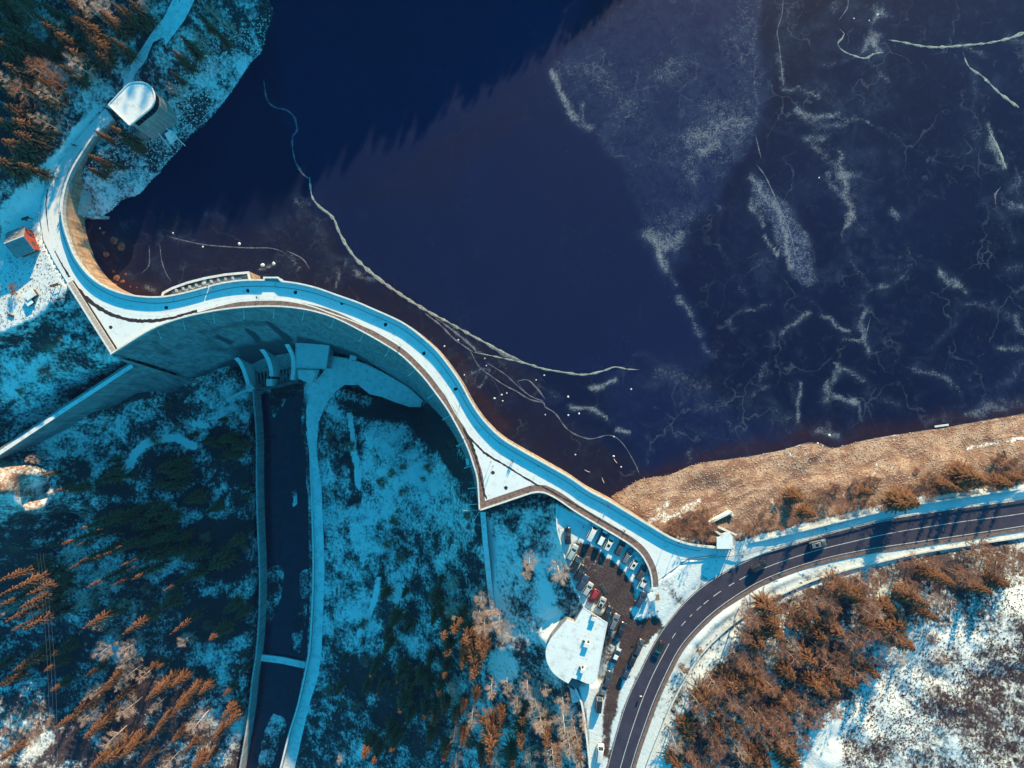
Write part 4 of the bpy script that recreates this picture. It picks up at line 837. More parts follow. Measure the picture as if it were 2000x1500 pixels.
# chutes of the spillway at the toe
def bent(px_pts, z0, z1, half, name, mat):
    pts = smooth_line([(a, b, c) for a, b, c in px_pts], 6); w_ = [W(p[0], p[1], p[2]) for p in pts]
    mb = MB(); mb.wall([(p.x, p.y) for p in w_], half, [p.z-z0 for p in w_], [p.z+z1 for p in w_]); return dk(mb.obj(name, mat, dam))
bent([(452,690,-45),(470,710,-49),(480,735,-52),(485,752,-53)], 14, 0, 0.75, 'chute_pier', M['snow'])
bent([(503,672,-45),(520,695,-49),(529,720,-52),(529,735,-53)], 14, 0, 0.75, 'chute_pier', M['snow'])
bent([(560,672,-45),(571,695,-49),(573,720,-52),(570,742,-53)], 14, 0, 0.75, 'chute_pier', M['snow'])
for px, py in ((526,747),(486,758)):
    mb = MB(); c = W(px, py, -53); mb.box((0, 0, -3), (2.3, 2.6, 6)); o = mb.obj('chute_block', M['snow'], dam); o.location = c; dk(o)
for cx in (0, 1):
    a = [(470,690),(510,680),(525,700),(528,722),(492,728),(482,708)] if cx == 0 else [(518,682),(562,680),(572,695),(573,715),(536,722),(528,700)]
    mb = MB(); mb.prism([xy(p[0], p[1], -54) for p in a], [-62]*6, [-53.5, -53.5, -57, -59.5, -59.5, -57]); dk(mb.obj('chute_floor', M['concrete'], dam))
    a = [(493,729),(528,723),(527,756),(498,758)] if cx == 0 else [(537,723),(573,716),(568,748),(544,752)]
    mb = MB(); mb.prism([xy(p[0], p[1], -58) for p in a], -66, -60.4); fl = dk(mb.obj('stilling_floor', M['dark_concrete'], dam))
    for k in range(5):
        mb = MB(); f = (k+0.5)/5; x0, y0 = a[0][0]+(a[1][0]-a[0][0])*f, a[0][1]+(a[1][1]-a[0][1])*f; x1, y1 = a[3][0]+(a[2][0]-a[3][0])*f, a[3][1]+(a[2][1]-a[3][1])*f
        mb.wall([xy(x0, y0, -57), xy(x1, y1, -57)], 0.22, -60.5, -59.4); dk(mb.obj('baffle_rib', M['concrete'], dam))
mb = MB(); mb.wall([xy(497,762,-57), xy(545,754,-57), xy(585,744,-57)], 0.5, -63, -56.0); dk(mb.obj('end_sill', M['dark_concrete'], dam))

# ------------------------------------------------------------------ roads and channel
def sheet(name, L, Rr, zl, mat, cols=7, edge_wear=True):
    n = len(L); V = []; A = []
    for i in range(n):
        for c in range(cols):
            t = c/(cols-1); V.append((L[i][0]*(1-t)+Rr[i][0]*t, L[i][1]*(1-t)+Rr[i][1]*t, zl[i])); A.append(abs(t-0.5)*2 if edge_wear else 0)
    F = [(i*cols+c, (i+1)*cols+c, (i+1)*cols+c+1, i*cols+c+1) for i in range(n-1) for c in range(cols-1)]
    V = np.array(V); F = np.array(F); a = V[F[0]]; nz = np.cross(a[1]-a[0], a[2]-a[0])[2]
    if nz < 0: F = F[:, ::-1]
    A = np.array(A); A = np.where(A > 0.99, 0.9, np.where(A > 0.6, 0.2, 0.55-np.abs(A-0.33)))
    return link(name, np_mesh(name, V, F, {'wear': A}), None, kind='structure', mat=mat)
road = sheet('main_road', RT, RB, [ROAD_Z]*len(RT), M['asphalt'], 9)
C_ = [((a[0]+b[0])/2, (a[1]+b[1])/2) for a, b in zip(RT, RB)]
CC = [xy(*p) for p in smooth_line([(2200,958),(2100,981),(2000,1003),(1875,1020),(1750,1040),(1650,1062),(1587,1078),(1520,1100),(1460,1125),(1400,1161),(1350,1203),(1318,1240),(1300,1272),(1280,1310),(1262,1350),(1240,1410),(1215,1490),(1185,1600)], 10)]
CC = resample(CC, 220)
def line_marks(C, z, half, spans, name):
    for a, b in spans:
        seg = C[a:b+1]; mb = MB(); mb.ribbon(offset(seg, half), offset(seg, -half), z); mb.obj(name, M['white_paint'], road)
px_c = lambda px: int(np.argmin([abs(p[0]/GSD*CAM_H/(CAM_H-ROAD_Z)+1000-px) for p in CC]))
line_marks(CC, ROAD_Z+0.006, 0.075, [(0, px_c(1485)-1)], 'lane_line')
ia, ib = px_c(1463), px_c(1312); k = ia
while k < ib: line_marks(CC, ROAD_Z+0.006, 0.085, [(k, min(k+(3 if k % 2 else 2), ib))], 'lane_dash'); k += 5
line_marks(CC, ROAD_Z+0.006, 0.075, [(px_c(1372), px_c(1352)), (px_c(1306), len(CC)-1)], 'lane_line')
eB = offset(RB, 0.0); inn = [(b[0]*0.93+t[0]*0.07, b[1]*0.93+t[1]*0.07) for t, b in zip(RT, RB)]; inn2 = [(b[0]*0.95+t[0]*0.05, b[1]*0.95+t[1]*0.05) for t, b in zip(RT, RB)]
mb = MB(); mb.ribbon(inn, inn2, ROAD_Z+0.006); mb.obj('edge_line', M['white_paint'], road)
inn = [(t[0]*0.975+b[0]*0.025, t[1]*0.975+b[1]*0.025) for t, b in zip(RT, RB)]; inn2 = [(t[0]*0.96+b[0]*0.04, t[1]*0.96+b[1]*0.04) for t, b in zip(RT, RB)]
mb = MB(); mb.ribbon(inn2[30:], inn[30:], ROAD_Z+0.006); mb.obj('edge_line', M['white_paint'], road)
sh = offset(RB, 1.0) if math.hypot(offset(RB, 1.0)[40][0]-RT[40][0], offset(RB, 1.0)[40][1]-RT[40][1]) > math.hypot(RB[40][0]-RT[40][0], RB[40][1]-RT[40][1]) else offset(RB, -1.0)
mb = MB(); mb.ribbon(RB, sh, ROAD_Z-0.01, ROAD_Z-0.02); mb.obj('road_shoulder', M['brown_path'], road)
vr = sheet('valley_road', [xy(p[0], p[1], z) for p, z in zip(smooth_line(VR_L, 900), VZ)], [xy(p[0], p[1], z) for p, z in zip(smooth_line(VR_R, 900), VZ)], VZ, M['track'], 5)
mb = MB(); mb.prism([xy(a, b, -52) for a, b in terrace_px], -53, -51.96); mb.obj('terrace', M['track'], None, kind='structure')
tr = [(216,212),(258,165),(300,116),(338,76),(362,40),(378,0),(388,-60)]; tw = [(194,204),(230,156),(266,106),(300,66),(322,34),(336,-4),(344,-60)]
ZT = [0.0,0.8,1.4,1.9,2.3,2.8,3.2]
TL = [xy(p[0], p[1], z) for p, z in zip(tw, ZT)]; TR = [xy(p[0], p[1], z) for p, z in zip(tr, ZT)]
sheet('forest_track', TL, TR, [ground_z((a[0]+b[0])/2, (a[1]+b[1])/2)+0.35 for a, b in zip(TL, TR)], M['track'], 5)
# river channel
mb = MB(); mb.prism(CL + CR[::-1], CH_Z-1, CH_Z); mb.prism([xy(a, b, -61) for a, b in [(490,762),(600,742),(600,800),(500,805)]], CH_Z-1, CH_Z+0.004)
mb.obj('river', M['water'], None, kind='structure')
def wthing(name, pts, half, z0, z1, mat, label, cat, cap=None, capz=0.08):
    c = W(*pts[len(pts)//2]) if len(pts[0]) == 3 else None
    P3 = [W(*p) for p in pts]; ctr = P3[len(P3)//2].copy()
    o = empty(name, ctr, label, cat); f = rel_to(o); mb = MB()
    XY = [(p.x, p.y) for p in P3]; mb.wall(XY, half, [p.z+z0 for p in P3], [p.z+z1 for p in P3]); f(mb.obj('wall', mat, o))
    if cap: mb = MB(); mb.wall(XY, half*1.12, [p.z+z1+0.003 for p in P3], [p.z+z1+capz for p in P3]); f(mb.obj('coping', cap, o))
    return o
wthing('channel_wall', [(p[0]-2, p[1], -54.0) for p in smooth_line(CH_L, 30)], 0.28, -10, 0.0, M['concrete'], 'dull concrete wall along the left bank of the river channel', 'wall')
wthing('channel_wall', [(p[0]+1, p[1], -52.5-1.0*i/20) for i, p in enumerate(smooth_line(CH_R, 30))], 0.28, -10, 0.0, M['concrete'], 'white topped concrete wall between river channel and valley road', 'wall', M['cap'])
wthing('retaining_wall', [(448,778,-53),(470,768,-53),(496,756,-53)], 0.5, -4, 0.4, M['concrete'], 'short pale wall slanting from the river channel under the spillway chutes', 'wall', M['cap'])
wthing('weir', [(502,1283,-60.2),(550,1289,-60.2),(597,1299,-60.2)], 1.1, -2, 0.25, M['concrete'], 'straight pale weir crossing the dark river channel', 'weir', M['track'], 0.12)
def ice_sheet(pts, z=CH_Z+0.05):
    mb = MB(); pts = smooth_line(pts+[pts[0]], 7)[:-1]
    mb.prism([xy(p[0]+random.uniform(-1.5,1.5), p[1]+random.uniform(-1.5,1.5), z) for p in pts], z-0.2, z); return mb
river_ice = []
for pts in ([(525,768),(548,762),(570,756),(578,765),(560,778),(552,792),(543,805),(536,818),(530,800),(526,785)],
            [(520,1115),(535,1105),(553,1110),(552,1150),(540,1190),(528,1215),(515,1212),(512,1180),(516,1150)],
            [(585,1180),(598,1178),(600,1200),(590,1245),(584,1275),(575,1270),(570,1245),(580,1215)],
            [(585,1120),(600,1110),(604,1135),(600,1168),(588,1170)], [(520,1420),(535,1395),(555,1405),(558,1425),(540,1470),(520,1520),(500,1540),(508,1470)], [(570,960),(578,955),(580,985),(573,990)]):
    river_ice.append(ice_sheet(pts))
for mb in river_ice: mb.obj('ice_shelf', M['ground'], bpy.data.objects['river'])
for o in bpy.data.objects['river'].children:
    at = o.data.attributes.new('snow', 'FLOAT', 'POINT'); at.data.foreach_set('value', np.full(len(o.data.vertices), 0.47, np.float32))
# walls beside the main road
UPW = [(1462,1058),(1500,1050),(1560,1036),(1620,1021),(1700,1002),(1770,986),(1850,975),(1930,962),(2000,952),(2150,925)]
wthing('bank_wall', [(a, b, -0.6) for a, b in smooth_line(UPW, 25)], 0.18, -0.8, 1.05, M['concrete'], 'long low snow capped wall between the pavement and the lake bank', 'wall', M['cap'])
LOW = [(2100,1030),(2000,1047),(1900,1062),(1800,1078),(1700,1100),(1640,1115),(1580,1135),(1520,1162),(1460,1196),(1410,1234),(1370,1275),(1340,1320),(1312,1372),(1288,1430),(1262,1497),(1240,1570)]
lowp = smooth_line(LOW, 20); o = wthing('roadside_wall', [(a, b, -0.5) for a, b in lowp], 0.20, -0.9, 0.62, M['concrete'], 'long low snow capped wall on the forest side of the main road', 'wall', M['cap'])
gr = empty('guardrail', W(1600, 1047, 0), 'thin steel guardrail along the lake side of the main road', 'guardrail'); f = rel_to(gr)
gp = [xy(p[0], p[1], -0.2) for p in smooth_line([(1330,1091),(1395,1087),(1450,1083),(1490,1072),(1540,1060),(1600,1043),(1650,1032),(1725,1012),(1800,1002),(1875,989),(2000,972),(2150,945)], 12)]
mb = MB(); mb.wall(gp, 0.05, 0.35, 0.62); f(mb.obj('rail', M['grey_metal'], gr))
for p in gp[::3]:
    mb = MB(); mb.box((0, 0, 0), (0.10, 0.14, 0.9)); q = mb.obj('post', M['grey_metal'], gr); q.location = (p[0]+0.02, p[1]-0.14, 0.12); f(q)
RANK = []

# ------------------------------------------------------------------ buildings
def along(c, ang):       # local frame: returns function (u, v) -> world xy
    ca, sa = math.cos(ang), math.sin(ang)
    return lambda u, v: (c[0]+u*ca-v*sa, c[1]+u*sa+v*ca)
# lakeside gate tower with the D shaped roof
zr = 7.0
arc = [(253,246),(275,228),(292,214)] + [(278+24.5*math.cos(R(a)), 190-30*math.sin(R(a)+0.0)) for a in (-35,-10,15,40,62,85)] + [(262,160),(252,163),(240,174),(225,190),(211,205)]
roofp = [xy(a, b, zr) for a, b in smooth_line(arc[:2]+arc[2:], 6)]
tw_ = empty('gate_tower', W(262, 205, 0), 'round ended concrete gate tower with a partly sunlit snowy roof above the lake', 'building'); f = rel_to(tw_)
def inset(poly, d):
    A = sum(poly[i][0]*poly[(i+1) % len(poly)][1]-poly[(i+1) % len(poly)][0]*poly[i][1] for i in range(len(poly)))
    n = len(poly); ext = poly[-1:]+poly+poly[:1]; o_ = offset(ext, d if A > 0 else -d); return o_[1:-1]
mb = MB(); mb.prism(inset(roofp, 0.5), -9, zr-0.4); f(mb.obj('wall', M['grey_wall'], tw_))
mb = MB(); mb.prism(roofp, zr-0.4, zr); f(mb.obj('roof', M['roof_snow'], tw_))
mb = MB(); mb.wall(inset(roofp, 0.12)+inset(roofp, 0.12)[:1], 0.11, zr+0.003, zr+0.22); f(mb.obj('roof_edge', M['cap'], tw_))
wl = inset(roofp, 0.49); m_ = []
P0 = np.array(wl); 
lower = [i for i in range(len(wl)-1) if wl[i][0] > xy(254,246,zr)[0] and 750-wl[i][1]/((CAM_H-zr)/CAM_H*GSD) > 168]
lo = [wl[i] for i in lower]; lo = resample(lo, 23)
for i in range(1, 21, 2):
    a, b = np.array(lo[i]), np.array(lo[i+1]); t = (b-a)/np.linalg.norm(b-a); nn = np.array((t[1], -t[0])); a2 = a-t*0.25; b2 = b+t*0.25
    mb = MB(); vs = [(*(a2+nn*0.02), zr-3.4), (*(b2+nn*0.02), zr-3.4), (*(b2+nn*0.02), zr-1.0), (*(a2+nn*0.02), zr-1.0)]
    vs += [(v[0]-nn[0]*.1, v[1]-nn[1]*.1, v[2]) for v in vs]; mb.add(vs, [(0,1,2,3),(1,5,6,2),(4,0,3,7),(3,2,6,7),(4,5,1,0)]); wnd = mb.obj('window', M['glass'], tw_); f(wnd)
    mb = MB(); mb.wall([tuple(a2+nn*0.03), tuple(b2+nn*0.03)], 0.09, zr-3.55, zr-3.42); s_ = mb.obj('sill', M['concrete'], wnd)
    s_.matrix_parent_inverse = wnd.matrix_parent_inverse @ Matrix.Identity(4); s_.matrix_parent_inverse = Matrix.Identity(4)
mb = MB(); q = [xy(262,262,-1), xy(300,228,-1), xy(322,214,-1)]; mb.wall(offset(q, -0.2), 0.5, -9, -1.2); f(mb.obj('plinth', M['grey_wall'], tw_))
rp = empty('intake_ramp', W(335, 262, -6), 'sloping concrete gate ramp with two rails running from the tower into the lake', 'ramp'); f = rel_to(rp)
mb = MB(); a = [(300,250,-4.5),(312,238,-4.5),(352,274,-9.2),(337,290,-9.2)]; pw = [W(*p) for p in a]
mb.prism([(p.x, p.y) for p in pw], [p.z-4 for p in pw], [p.z for p in pw]); f(mb.obj('slab', M['dark_concrete'], rp))
mb = MB(); pw = [W(*p) for p in [(322,262,-5.9),(334,254,-5.9),(350,271,-8.6),(336,286,-8.6)]]; mb.prism([(p.x, p.y) for p in pw], [p.z-1 for p in pw], [p.z+0.25 for p in pw]); f(mb.obj('gate_panel', M['snow'], rp))
for a, b in (((306,232,-3.4),(362,285,-9.0)), ((303,252,-4.0),(338,296,-9.0))):
    mb = MB(); mb.tube([W(*a), W(*b)], 0.16, 6); f(mb.obj('rail', M['white_metal'], rp))
for t in np.linspace(0.1, 0.9, 7):
    mb = MB(); mb.tube([W(306+56*t, 232+53*t, -3.6-5.5*t), W(311+56*t-8*t, 240+53*t-2*t, -3.9-5.2*t)], 0.07, 4); f(mb.obj('rung', M['grey_metal'], rp))
# powerhouse at the toe
ph = empty('powerhouse', W(610, 695, -52), 'flat roofed powerhouse at the shaded foot of the dam beside the spillway', 'building'); f = rel_to(ph)
pr = [(577,669),(600,669),(622,671),(644,675),(637,721),(578,719)]; PR = [xy(a, b, -44) for a, b in pr]
mb = MB(); mb.prism(inset(PR, 0.35), -62, -44.3); f(mb.obj('wall', M['concrete'], ph))
mb = MB(); mb.prism(PR, -44.3, -44.0); f(mb.obj('roof', M['snow'], ph))
mb = MB(); mb.wall(inset(PR, 0.12)+inset(PR, 0.12)[:1], 0.11, -43.997, -43.8); f(mb.obj('roof_edge', M['cap'], ph))
AN = [xy(a, b, -48) for a, b in [(581,722),(618,722),(609,748),(602,748),(583,740)]]
mb = MB(); mb.prism(AN, -62, -48.0); f(mb.obj('annex', M['track'], ph))
mb = MB(); mb.wall([W(581,721,-47).xy[:], W(617,721,-47).xy[:]], 0.1, -48, -47.7); f(mb.obj('gutter', M['dark_concrete'], ph))
sh_ = empty('shed', W(690, 699, -50), 'tiny flat roofed shed on the snowy terrace right of the powerhouse', 'shed'); f = rel_to(sh_)
S = [xy(a, b, -49) for a, b in [(684,693),(697,696),(695,705),(682,702)]]; mb = MB(); mb.prism(inset(S, 0.15), -52, -49.2); f(mb.obj('wall', M['concrete'], sh_)); mb = MB(); mb.prism(S, -49.2, -49); f(mb.obj('roof', M['snow'], sh_))
wthing('terrace_wall', [(a, b, -51.5) for a, b in smooth_line([(646,697),(665,699),(681,702)], 8)], 0.25, -2, 0.5, M['concrete'], 'short pale terrace wall between powerhouse and shed', 'wall', M['cap'])
wthing('terrace_wall', [(a, b, -51.5) for a, b in smooth_line([(697,706),(716,713),(745,727),(775,744),(800,760),(826,784)], 12)], 0.25, -2, 0.5, M['concrete'], 'curved pale terrace wall from the shed along the foot of the dam', 'wall', M['cap'])
# restaurant with white roof
rs = empty('restaurant', W(1125, 1275, -1.3), 'low building with a large white rounded roof and three chimneys beside the car park', 'building'); f = rel_to(rs)
ro = [(1139,1187),(1186,1217),(1175,1272),(1166,1322)] + smooth_line([(1164,1330),(1158,1336),(1146,1335)], 3) + [(1132,1329),(1117,1324),(1110,1335)] + smooth_line([(1096,1327),(1082,1316),(1071,1300),(1066,1282),(1067,1265),(1076,1247)], 6) + [(1092,1228),(1107,1211),(1122,1216)]
RZ = 1.6; RO = [xy(a, b, RZ) for a, b in ro]
mb = MB(); mb.prism(inset(RO, 0.5), -12, RZ-0.35); f(mb.obj('wall', M['grey_wall'], rs))
mb = MB(); mb.prism(RO, RZ-0.35, RZ); f(mb.obj('roof', M['roof_snow'], rs))
mb = MB(); mb.wall(RO[:4], 0.12, RZ-0.3, RZ+0.05); f(mb.obj('roof_edge', M['white_metal'], rs))
# standing seams of the roof, faint ridges under the snow
xs0, ys0 = [p[0] for p in RO], [p[1] for p in RO]
nse = 0
for k in range(16):
    c0 = W(1075, 1205+k*9, RZ); c1 = W(1190, 1225+k*9+12, RZ); seg = []
    for t in np.linspace(0, 1, 90):
        p = c0.lerp(c1, t)
        if inside(np.array([p.x]), np.array([p.y]), inset(RO, 0.6))[0]: seg.append(p)
    if len(seg) > 4: mb = MB(); mb.wall([(seg[0].x, seg[0].y), (seg[-1].x, seg[-1].y)], 0.05, RZ+0.001, RZ+0.018); f(mb.obj('seam', M['roof_snow'], rs))
for px, py, w_, l_, h_ in ((1159,1207,1.5,1.1,1.2),(1145,1258,1.6,1.2,1.15),(1137,1308,1.2,1.1,1.25)):
    mb = MB(); mb.box((0,0,h_/2), (w_, l_, h_), -0.3); c = W(px, py, RZ); o = mb.obj('chimney', M['cap'], rs); o.location = c; f(o)
    mb = MB()
    for k in range(5): mb.box((random.uniform(-.9,.9), random.uniform(0.5,1.1), h_*0.35), (0.35,0.3,h_*0.7), random.random())
    s_ = mb.obj('vent', M['dark_metal'], rs); s_.location = c; f(s_)
mb = MB(); cpw = [W(*p) for p in [(1110,1336,0.2),(1118,1325,0.2),(1136,1333,0.2),(1127,1347,0.2)]]; mb.prism([(p.x, p.y) for p in cpw], -3.5, 0.2); f(mb.obj('canopy', M['dark_concrete'], rs))
for k in range(6):
    t = k/6; mb = MB(); mb.wall([W(1111+7*t, 1335-10*t, .25).xy[:], W(1127+8*t, 1345-11*t, .25).xy[:]], 0.06, 0.203, 0.28); f(mb.obj('canopy_slat', M['grey_metal'], rs))
wthing('retaining_wall', [(a, b, -1.2) for a, b in [(1123,1343),(1136,1372),(1141,1400),(1147,1450),(1154,1520)]], 0.25, -8, 0.5, M['concrete'], 'low rubble wall along the valley edge of the lane below the restaurant', 'wall', M['snow'])
tb = empty('terrace_block', W(1122, 1360, -4), 'pale flat concrete block below the rounded end of the white roof', 'outbuilding'); f = rel_to(tb)
mb = MB(); mb.prism([xy(a, b, -2.2) for a, b in [(1111,1339),(1130,1354),(1131,1371),(1117,1374)]], -9, -2.2); f(mb.obj('body', M['grey_wall'], tb)); mb = MB(); mb.prism(inset([xy(a, b, -2.2) for a, b in [(1111,1339),(1130,1354),(1131,1371),(1117,1374)]], .15), -2.197, -2.05); f(mb.obj('snow_cover', M['track'], tb))
wthing('parking_wall', [(a, b, -1.3) for a, b in smooth_line([(1087,990),(1088,1030),(1096,1062),(1108,1105),(1118,1135),(1130,1162),(1141,1186)], 10)], 0.14, -7, 0.35, M['concrete'], 'low stone wall along the valley side of the car park', 'wall', M['snow'])
# kiosk by the road
ki = empty('kiosk', W(1415, 1062, -0.1), 'white roofed open kiosk with a round end where the crest road meets the main road', 'kiosk'); f = rel_to(ki)
kz = 3.6; kp = [(1400,1072),(1400,1050),(1408,1048),(1410,1043),(1417,1040),(1425,1041),(1430,1046),(1431,1053),(1431,1068),(1428,1072)]
KP = [xy(a, b, kz) for a, b in kp]
mb = MB(); mb.prism(KP, kz-0.35, kz); f(mb.obj('roof', M['roof_snow'], ki))
bp = [xy(a, b, 0) for a, b in [(1402,1060),(1402,1050),(1410,1046),(1418,1042),(1426,1044),(1430,1052),(1430,1060)]]
mb = MB(); mb.prism(bp, -0.3, kz-0.36); f(mb.obj('wall', M['grey_wall'], ki))
for px, py in ((1402,1071),(1409,1071),(1416,1071),(1423,1071),(1429,1070)):
    mb = MB(); mb.box((0,0,kz/2-.2), (0.22,0.22,kz-0.35)); o = mb.obj('column', M['concrete'], ki); o.location = W(px, py, 0); f(o)
st_ = empty('stairway', W(1405, 1020, -2), 'white walled stairway dropping from the kiosk to the lake bank', 'stairs'); f = rel_to(st_)
for a in ([(1385,1021),(1428,1000)], [(1385,1021),(1392,1033),(1410,1046)], [(1402,1029),(1441,1046)], [(1428,1000),(1431,1008)]):
    mb = MB(); mb.wall([xy(x, y, -1) for x, y in a], 0.28, -6, -0.6); f(mb.obj('side_wall', M['cap'], st_))
for k in range(9):
    t = k/9; mb = MB(); x, y = 1392+34*t, 1023-17*t; mb.wall([xy(x, y, -2), xy(x+5, y+8, -2)], 0.3, -5, -2.6+0.14*k-1.2); f(mb.obj('step', M['snow'], st_))
# house with red gable on the left plaza
ho = empty('gabled_house', W(36, 485, 0), 'small red boarded house with a shaded grey gable roof at the left edge', 'house'); f = rel_to(ho)
e0, e1 = W(8, 476, 5.4), W(46, 461, 5.4)         # ridge
d_ = (e1-e0).normalized(); nrm = Vector((-d_.y, d_.x, 0)); 
def hp(base, n_, z): v = base+nrm*n_; return (v.x, v.y, z)
hw = 3.6
mb = MB(); a0, a1 = W(8,476,5.4), W(46,461,5.4)
w0 = [hp(a0+d_*0.5, -hw+.4, -0.4), hp(a1-d_*0.3, -hw+.4, -0.4), hp(a1-d_*0.3, hw-.4, -0.4), hp(a0+d_*0.5, hw-.4, -0.4)]
w1 = [(p[0], p[1], 3.0) for p in w0]; g0_ = hp(a0+d_*0.5, 0, 5.2); g1_ = hp(a1-d_*0.3, 0, 5.2)
mb.add(w0+w1+[g0_, g1_], [(0,1,5,4),(2,3,7,6),(1,2,6,9,5),(3,0,4,8,7)]); f(mb.obj('wall', M['red_wall'], ho))
for s, mt, nm in ((1, M['house_roof'], 'roof_slope'), (-1, M['house_roof'], 'roof_slope')):
    mb = MB(); A_ = [hp(a0, 0, 5.4), hp(a1, 0, 5.4), hp(a1, s*hw*1.1, 2.75), hp(a0, s*hw*1.1, 2.75)]; B_ = [(p[0], p[1], p[2]-0.18) for p in A_]
    mb.add(A_+B_, [(0,1,2,3) if s < 0 else (3,2,1,0), (4,7,6,5), (0,4,5,1), (1,5,6,2), (2,6,7,3), (3,7,4,0)]); f(mb.obj(nm, mt, ho))
mb = MB(); mb.tube([hp(a0, 0, 5.42), hp(a1, 0, 5.42)], 0.16, 6); f(mb.obj('ridge_cap', M['cap'], ho))
for v in (-1.4, 1.4):
    c = Vector(hp(a1-d_*0.29, v, 1.6)); mb = MB(); mb.box((0,0,0), (0.08,1.0,1.2), math.atan2(d_.y, d_.x)); o = mb.obj('window', M['glass'], ho); o.location = c; f(o)
for (px, py, sx, sy, h_, lab) in ((67,577,3.0,2.3,2.3,'larger pale flat roofed hut on the snowy slope below the red house'), (64.5,592,1.9,1.5,2.0,'smaller white flat roofed hut standing in the shadow of the larger one')):
    b = empty('hut', W(px, py, -0.6), lab, 'hut', rz=0.6); mb = MB(); mb.box((0,0,h_/2-1.0), (sx-.25, sy-.25, h_+1.0)); mb.obj('wall', M['wood'], b); mb = MB(); mb.box((0,0,h_-.4), (sx, sy, 0.18)); mb.obj('roof', M['roof_snow'], b)
    mb = MB(); mb.box((sx/2-.12, 0, .4), (0.06, 0.8, 1.8)); mb.obj('door', M['dark_metal'], b)
def frame_board(px, py, ang, w_, h_, lab, z0=-0.2):
    b = empty('notice_frame', W(px, py, z0), lab, 'notice board', rz=ang)
    for s in (-1, 1):
        mb = MB(); mb.box((s*w_/2, 0, h_/2-.2), (0.18, 0.18, h_+.4)); mb.obj('post', M['wood'], b)
    for z in (h_*0.55, h_*0.92):
        mb = MB(); mb.box((0, 0, z), (w_+0.3, 0.12, 0.16)); mb.obj('beam', M['wood'], b)
    mb = MB(); mb.box((0, 0, h_+0.05), (w_+0.6, 0.7, 0.1)); mb.obj('roof', M['wood'], b); return b
frame_board(60, 430, 0.35, 1.6, 2.3, 'dark timber frame standing above the red house on the plaza edge')
frame_board(116, 559, 0.3, 2.0, 2.3, 'timber frame at the plaza corner by the dam side wall', -0.5)
frame_board(32, 618, -0.3, 1.4, 2.2, 'timber frame at the corner of the lower left path', -2.0)
fe = empty('lattice_fence', W(12, 612, -1.8), 'dark lattice fence at the left edge below the two huts', 'fence', rz=-0.25)
for k in range(8): mb = MB(); mb.box((-2.8+k*0.8, 0, 0.6), (0.09, 0.09, 1.5)); mb.obj('picket', M['wood'], fe)
for z in (0.4, 1.1): mb = MB(); mb.box((0, 0.07, z), (6.2, 0.06, 0.1)); mb.obj('rail', M['wood'], fe)
# info shelter, display stand, signs
isx = empty('info_shelter', W(1270, 1161, -0.5), 'small white roofed ticket shelter at the car park exit', 'shelter', rz=0.35); mb = MB(); mb.box((0,0,2.3), (2.1,2.1,0.14)); mb.obj('roof', M['roof_snow'], isx)
for s in (-1, 1):
    for t in (-1, 1): mb = MB(); mb.box((s*.85, t*.85, 1.1), (0.1,0.1,2.3)); mb.obj('post', M['dark_metal'], isx)
mb = MB(); mb.box((0,0.6,1.0), (1.4,0.08,1.4)); mb.obj('panel', M['white_metal'], isx)
nb = empty('display_stand', W(1134, 1013, -1.3), 'long white panelled display stand at the upper end of the car park', 'display', rz=-0.52)
for k in range(4): mb = MB(); mb.box((-1.9+k*1.27, 0, 1.45), (1.2, 0.75, 0.09)); mb.obj('panel', M['white_metal'], nb)
for k in range(5): mb = MB(); mb.box((-2.4+k*1.2, 0.05, 0.7), (0.08, 0.08, 1.45)); mb.obj('post', M['grey_metal'], nb)
lk = empty('wooden_hatch', W(1178, 1150, -1.25), 'dark rectangular iron hatch lying in the mud of the car park', 'hatch', rz=-1.05); lk.name = 'iron_hatch'
mb = MB(); mb.box((0,0,0.06), (2.9,1.0,0.14)); mb.obj('lid', M['dark_metal'], lk); mb = MB(); mb.box((0,0,0.04), (3.1,1.2,0.08)); mb.obj('frame', M['dark_concrete'], lk)
def lamp(px, py, z, h, ang, label, arms=1, reach=1.5):
    b = empty('street_lamp', W(px, py, z), label, 'street lamp', 'street lamps along the road', ang); mb = MB(); mb.tube([(0,0,-.2),(0,0,h)], [0.10,0.06], 7); mb.obj('pole', M['grey_metal'], b)
    for s in ([1] if arms == 1 else [1, -1]):
        mb = MB(); mb.tube([(0,0,h-.05),(s*reach*.5,0,h+.2),(s*reach,0,h+.15)], 0.045, 5); mb.obj('arm', M['grey_metal'], b)
        mb = MB(); mb.box((s*(reach+.25),0,h+.12), (0.75,0.28,0.14), 0, 0, .7); hd = mb.obj('lamp_head', M['dark_metal'], b); mb = MB(); mb.box((s*(reach+.25),0,h+.03), (0.5,0.2,0.03)); mb.obj('lens', M['lamp_clear'], hd)
    return b
lamp(1540,1056,-.2,4.3,-.3,'double headed street lamp nearest the kiosk on the lake side pavement',2,.7); lamp(1587,1042,-.2,4.3,-.3,'street lamp on the pavement just above the silver car'); lamp(1657,1026,-.2,4.3,-.3,'double headed street lamp farthest right on the snowy pavement',2,.7)
lamp(1271,1187,-.7,3.8,.2,'double headed lamp on the snowy island at the car park exit',2,1.0); lamp(1249,1248,-.9,4.0,-.6,'single lamp on the muddy strip between car park lane and main road',1,.8)
lamp(1189,1177,-1.2,3.2,-1.0,'slim lamp between parked cars above the restaurant roof',1,.5)
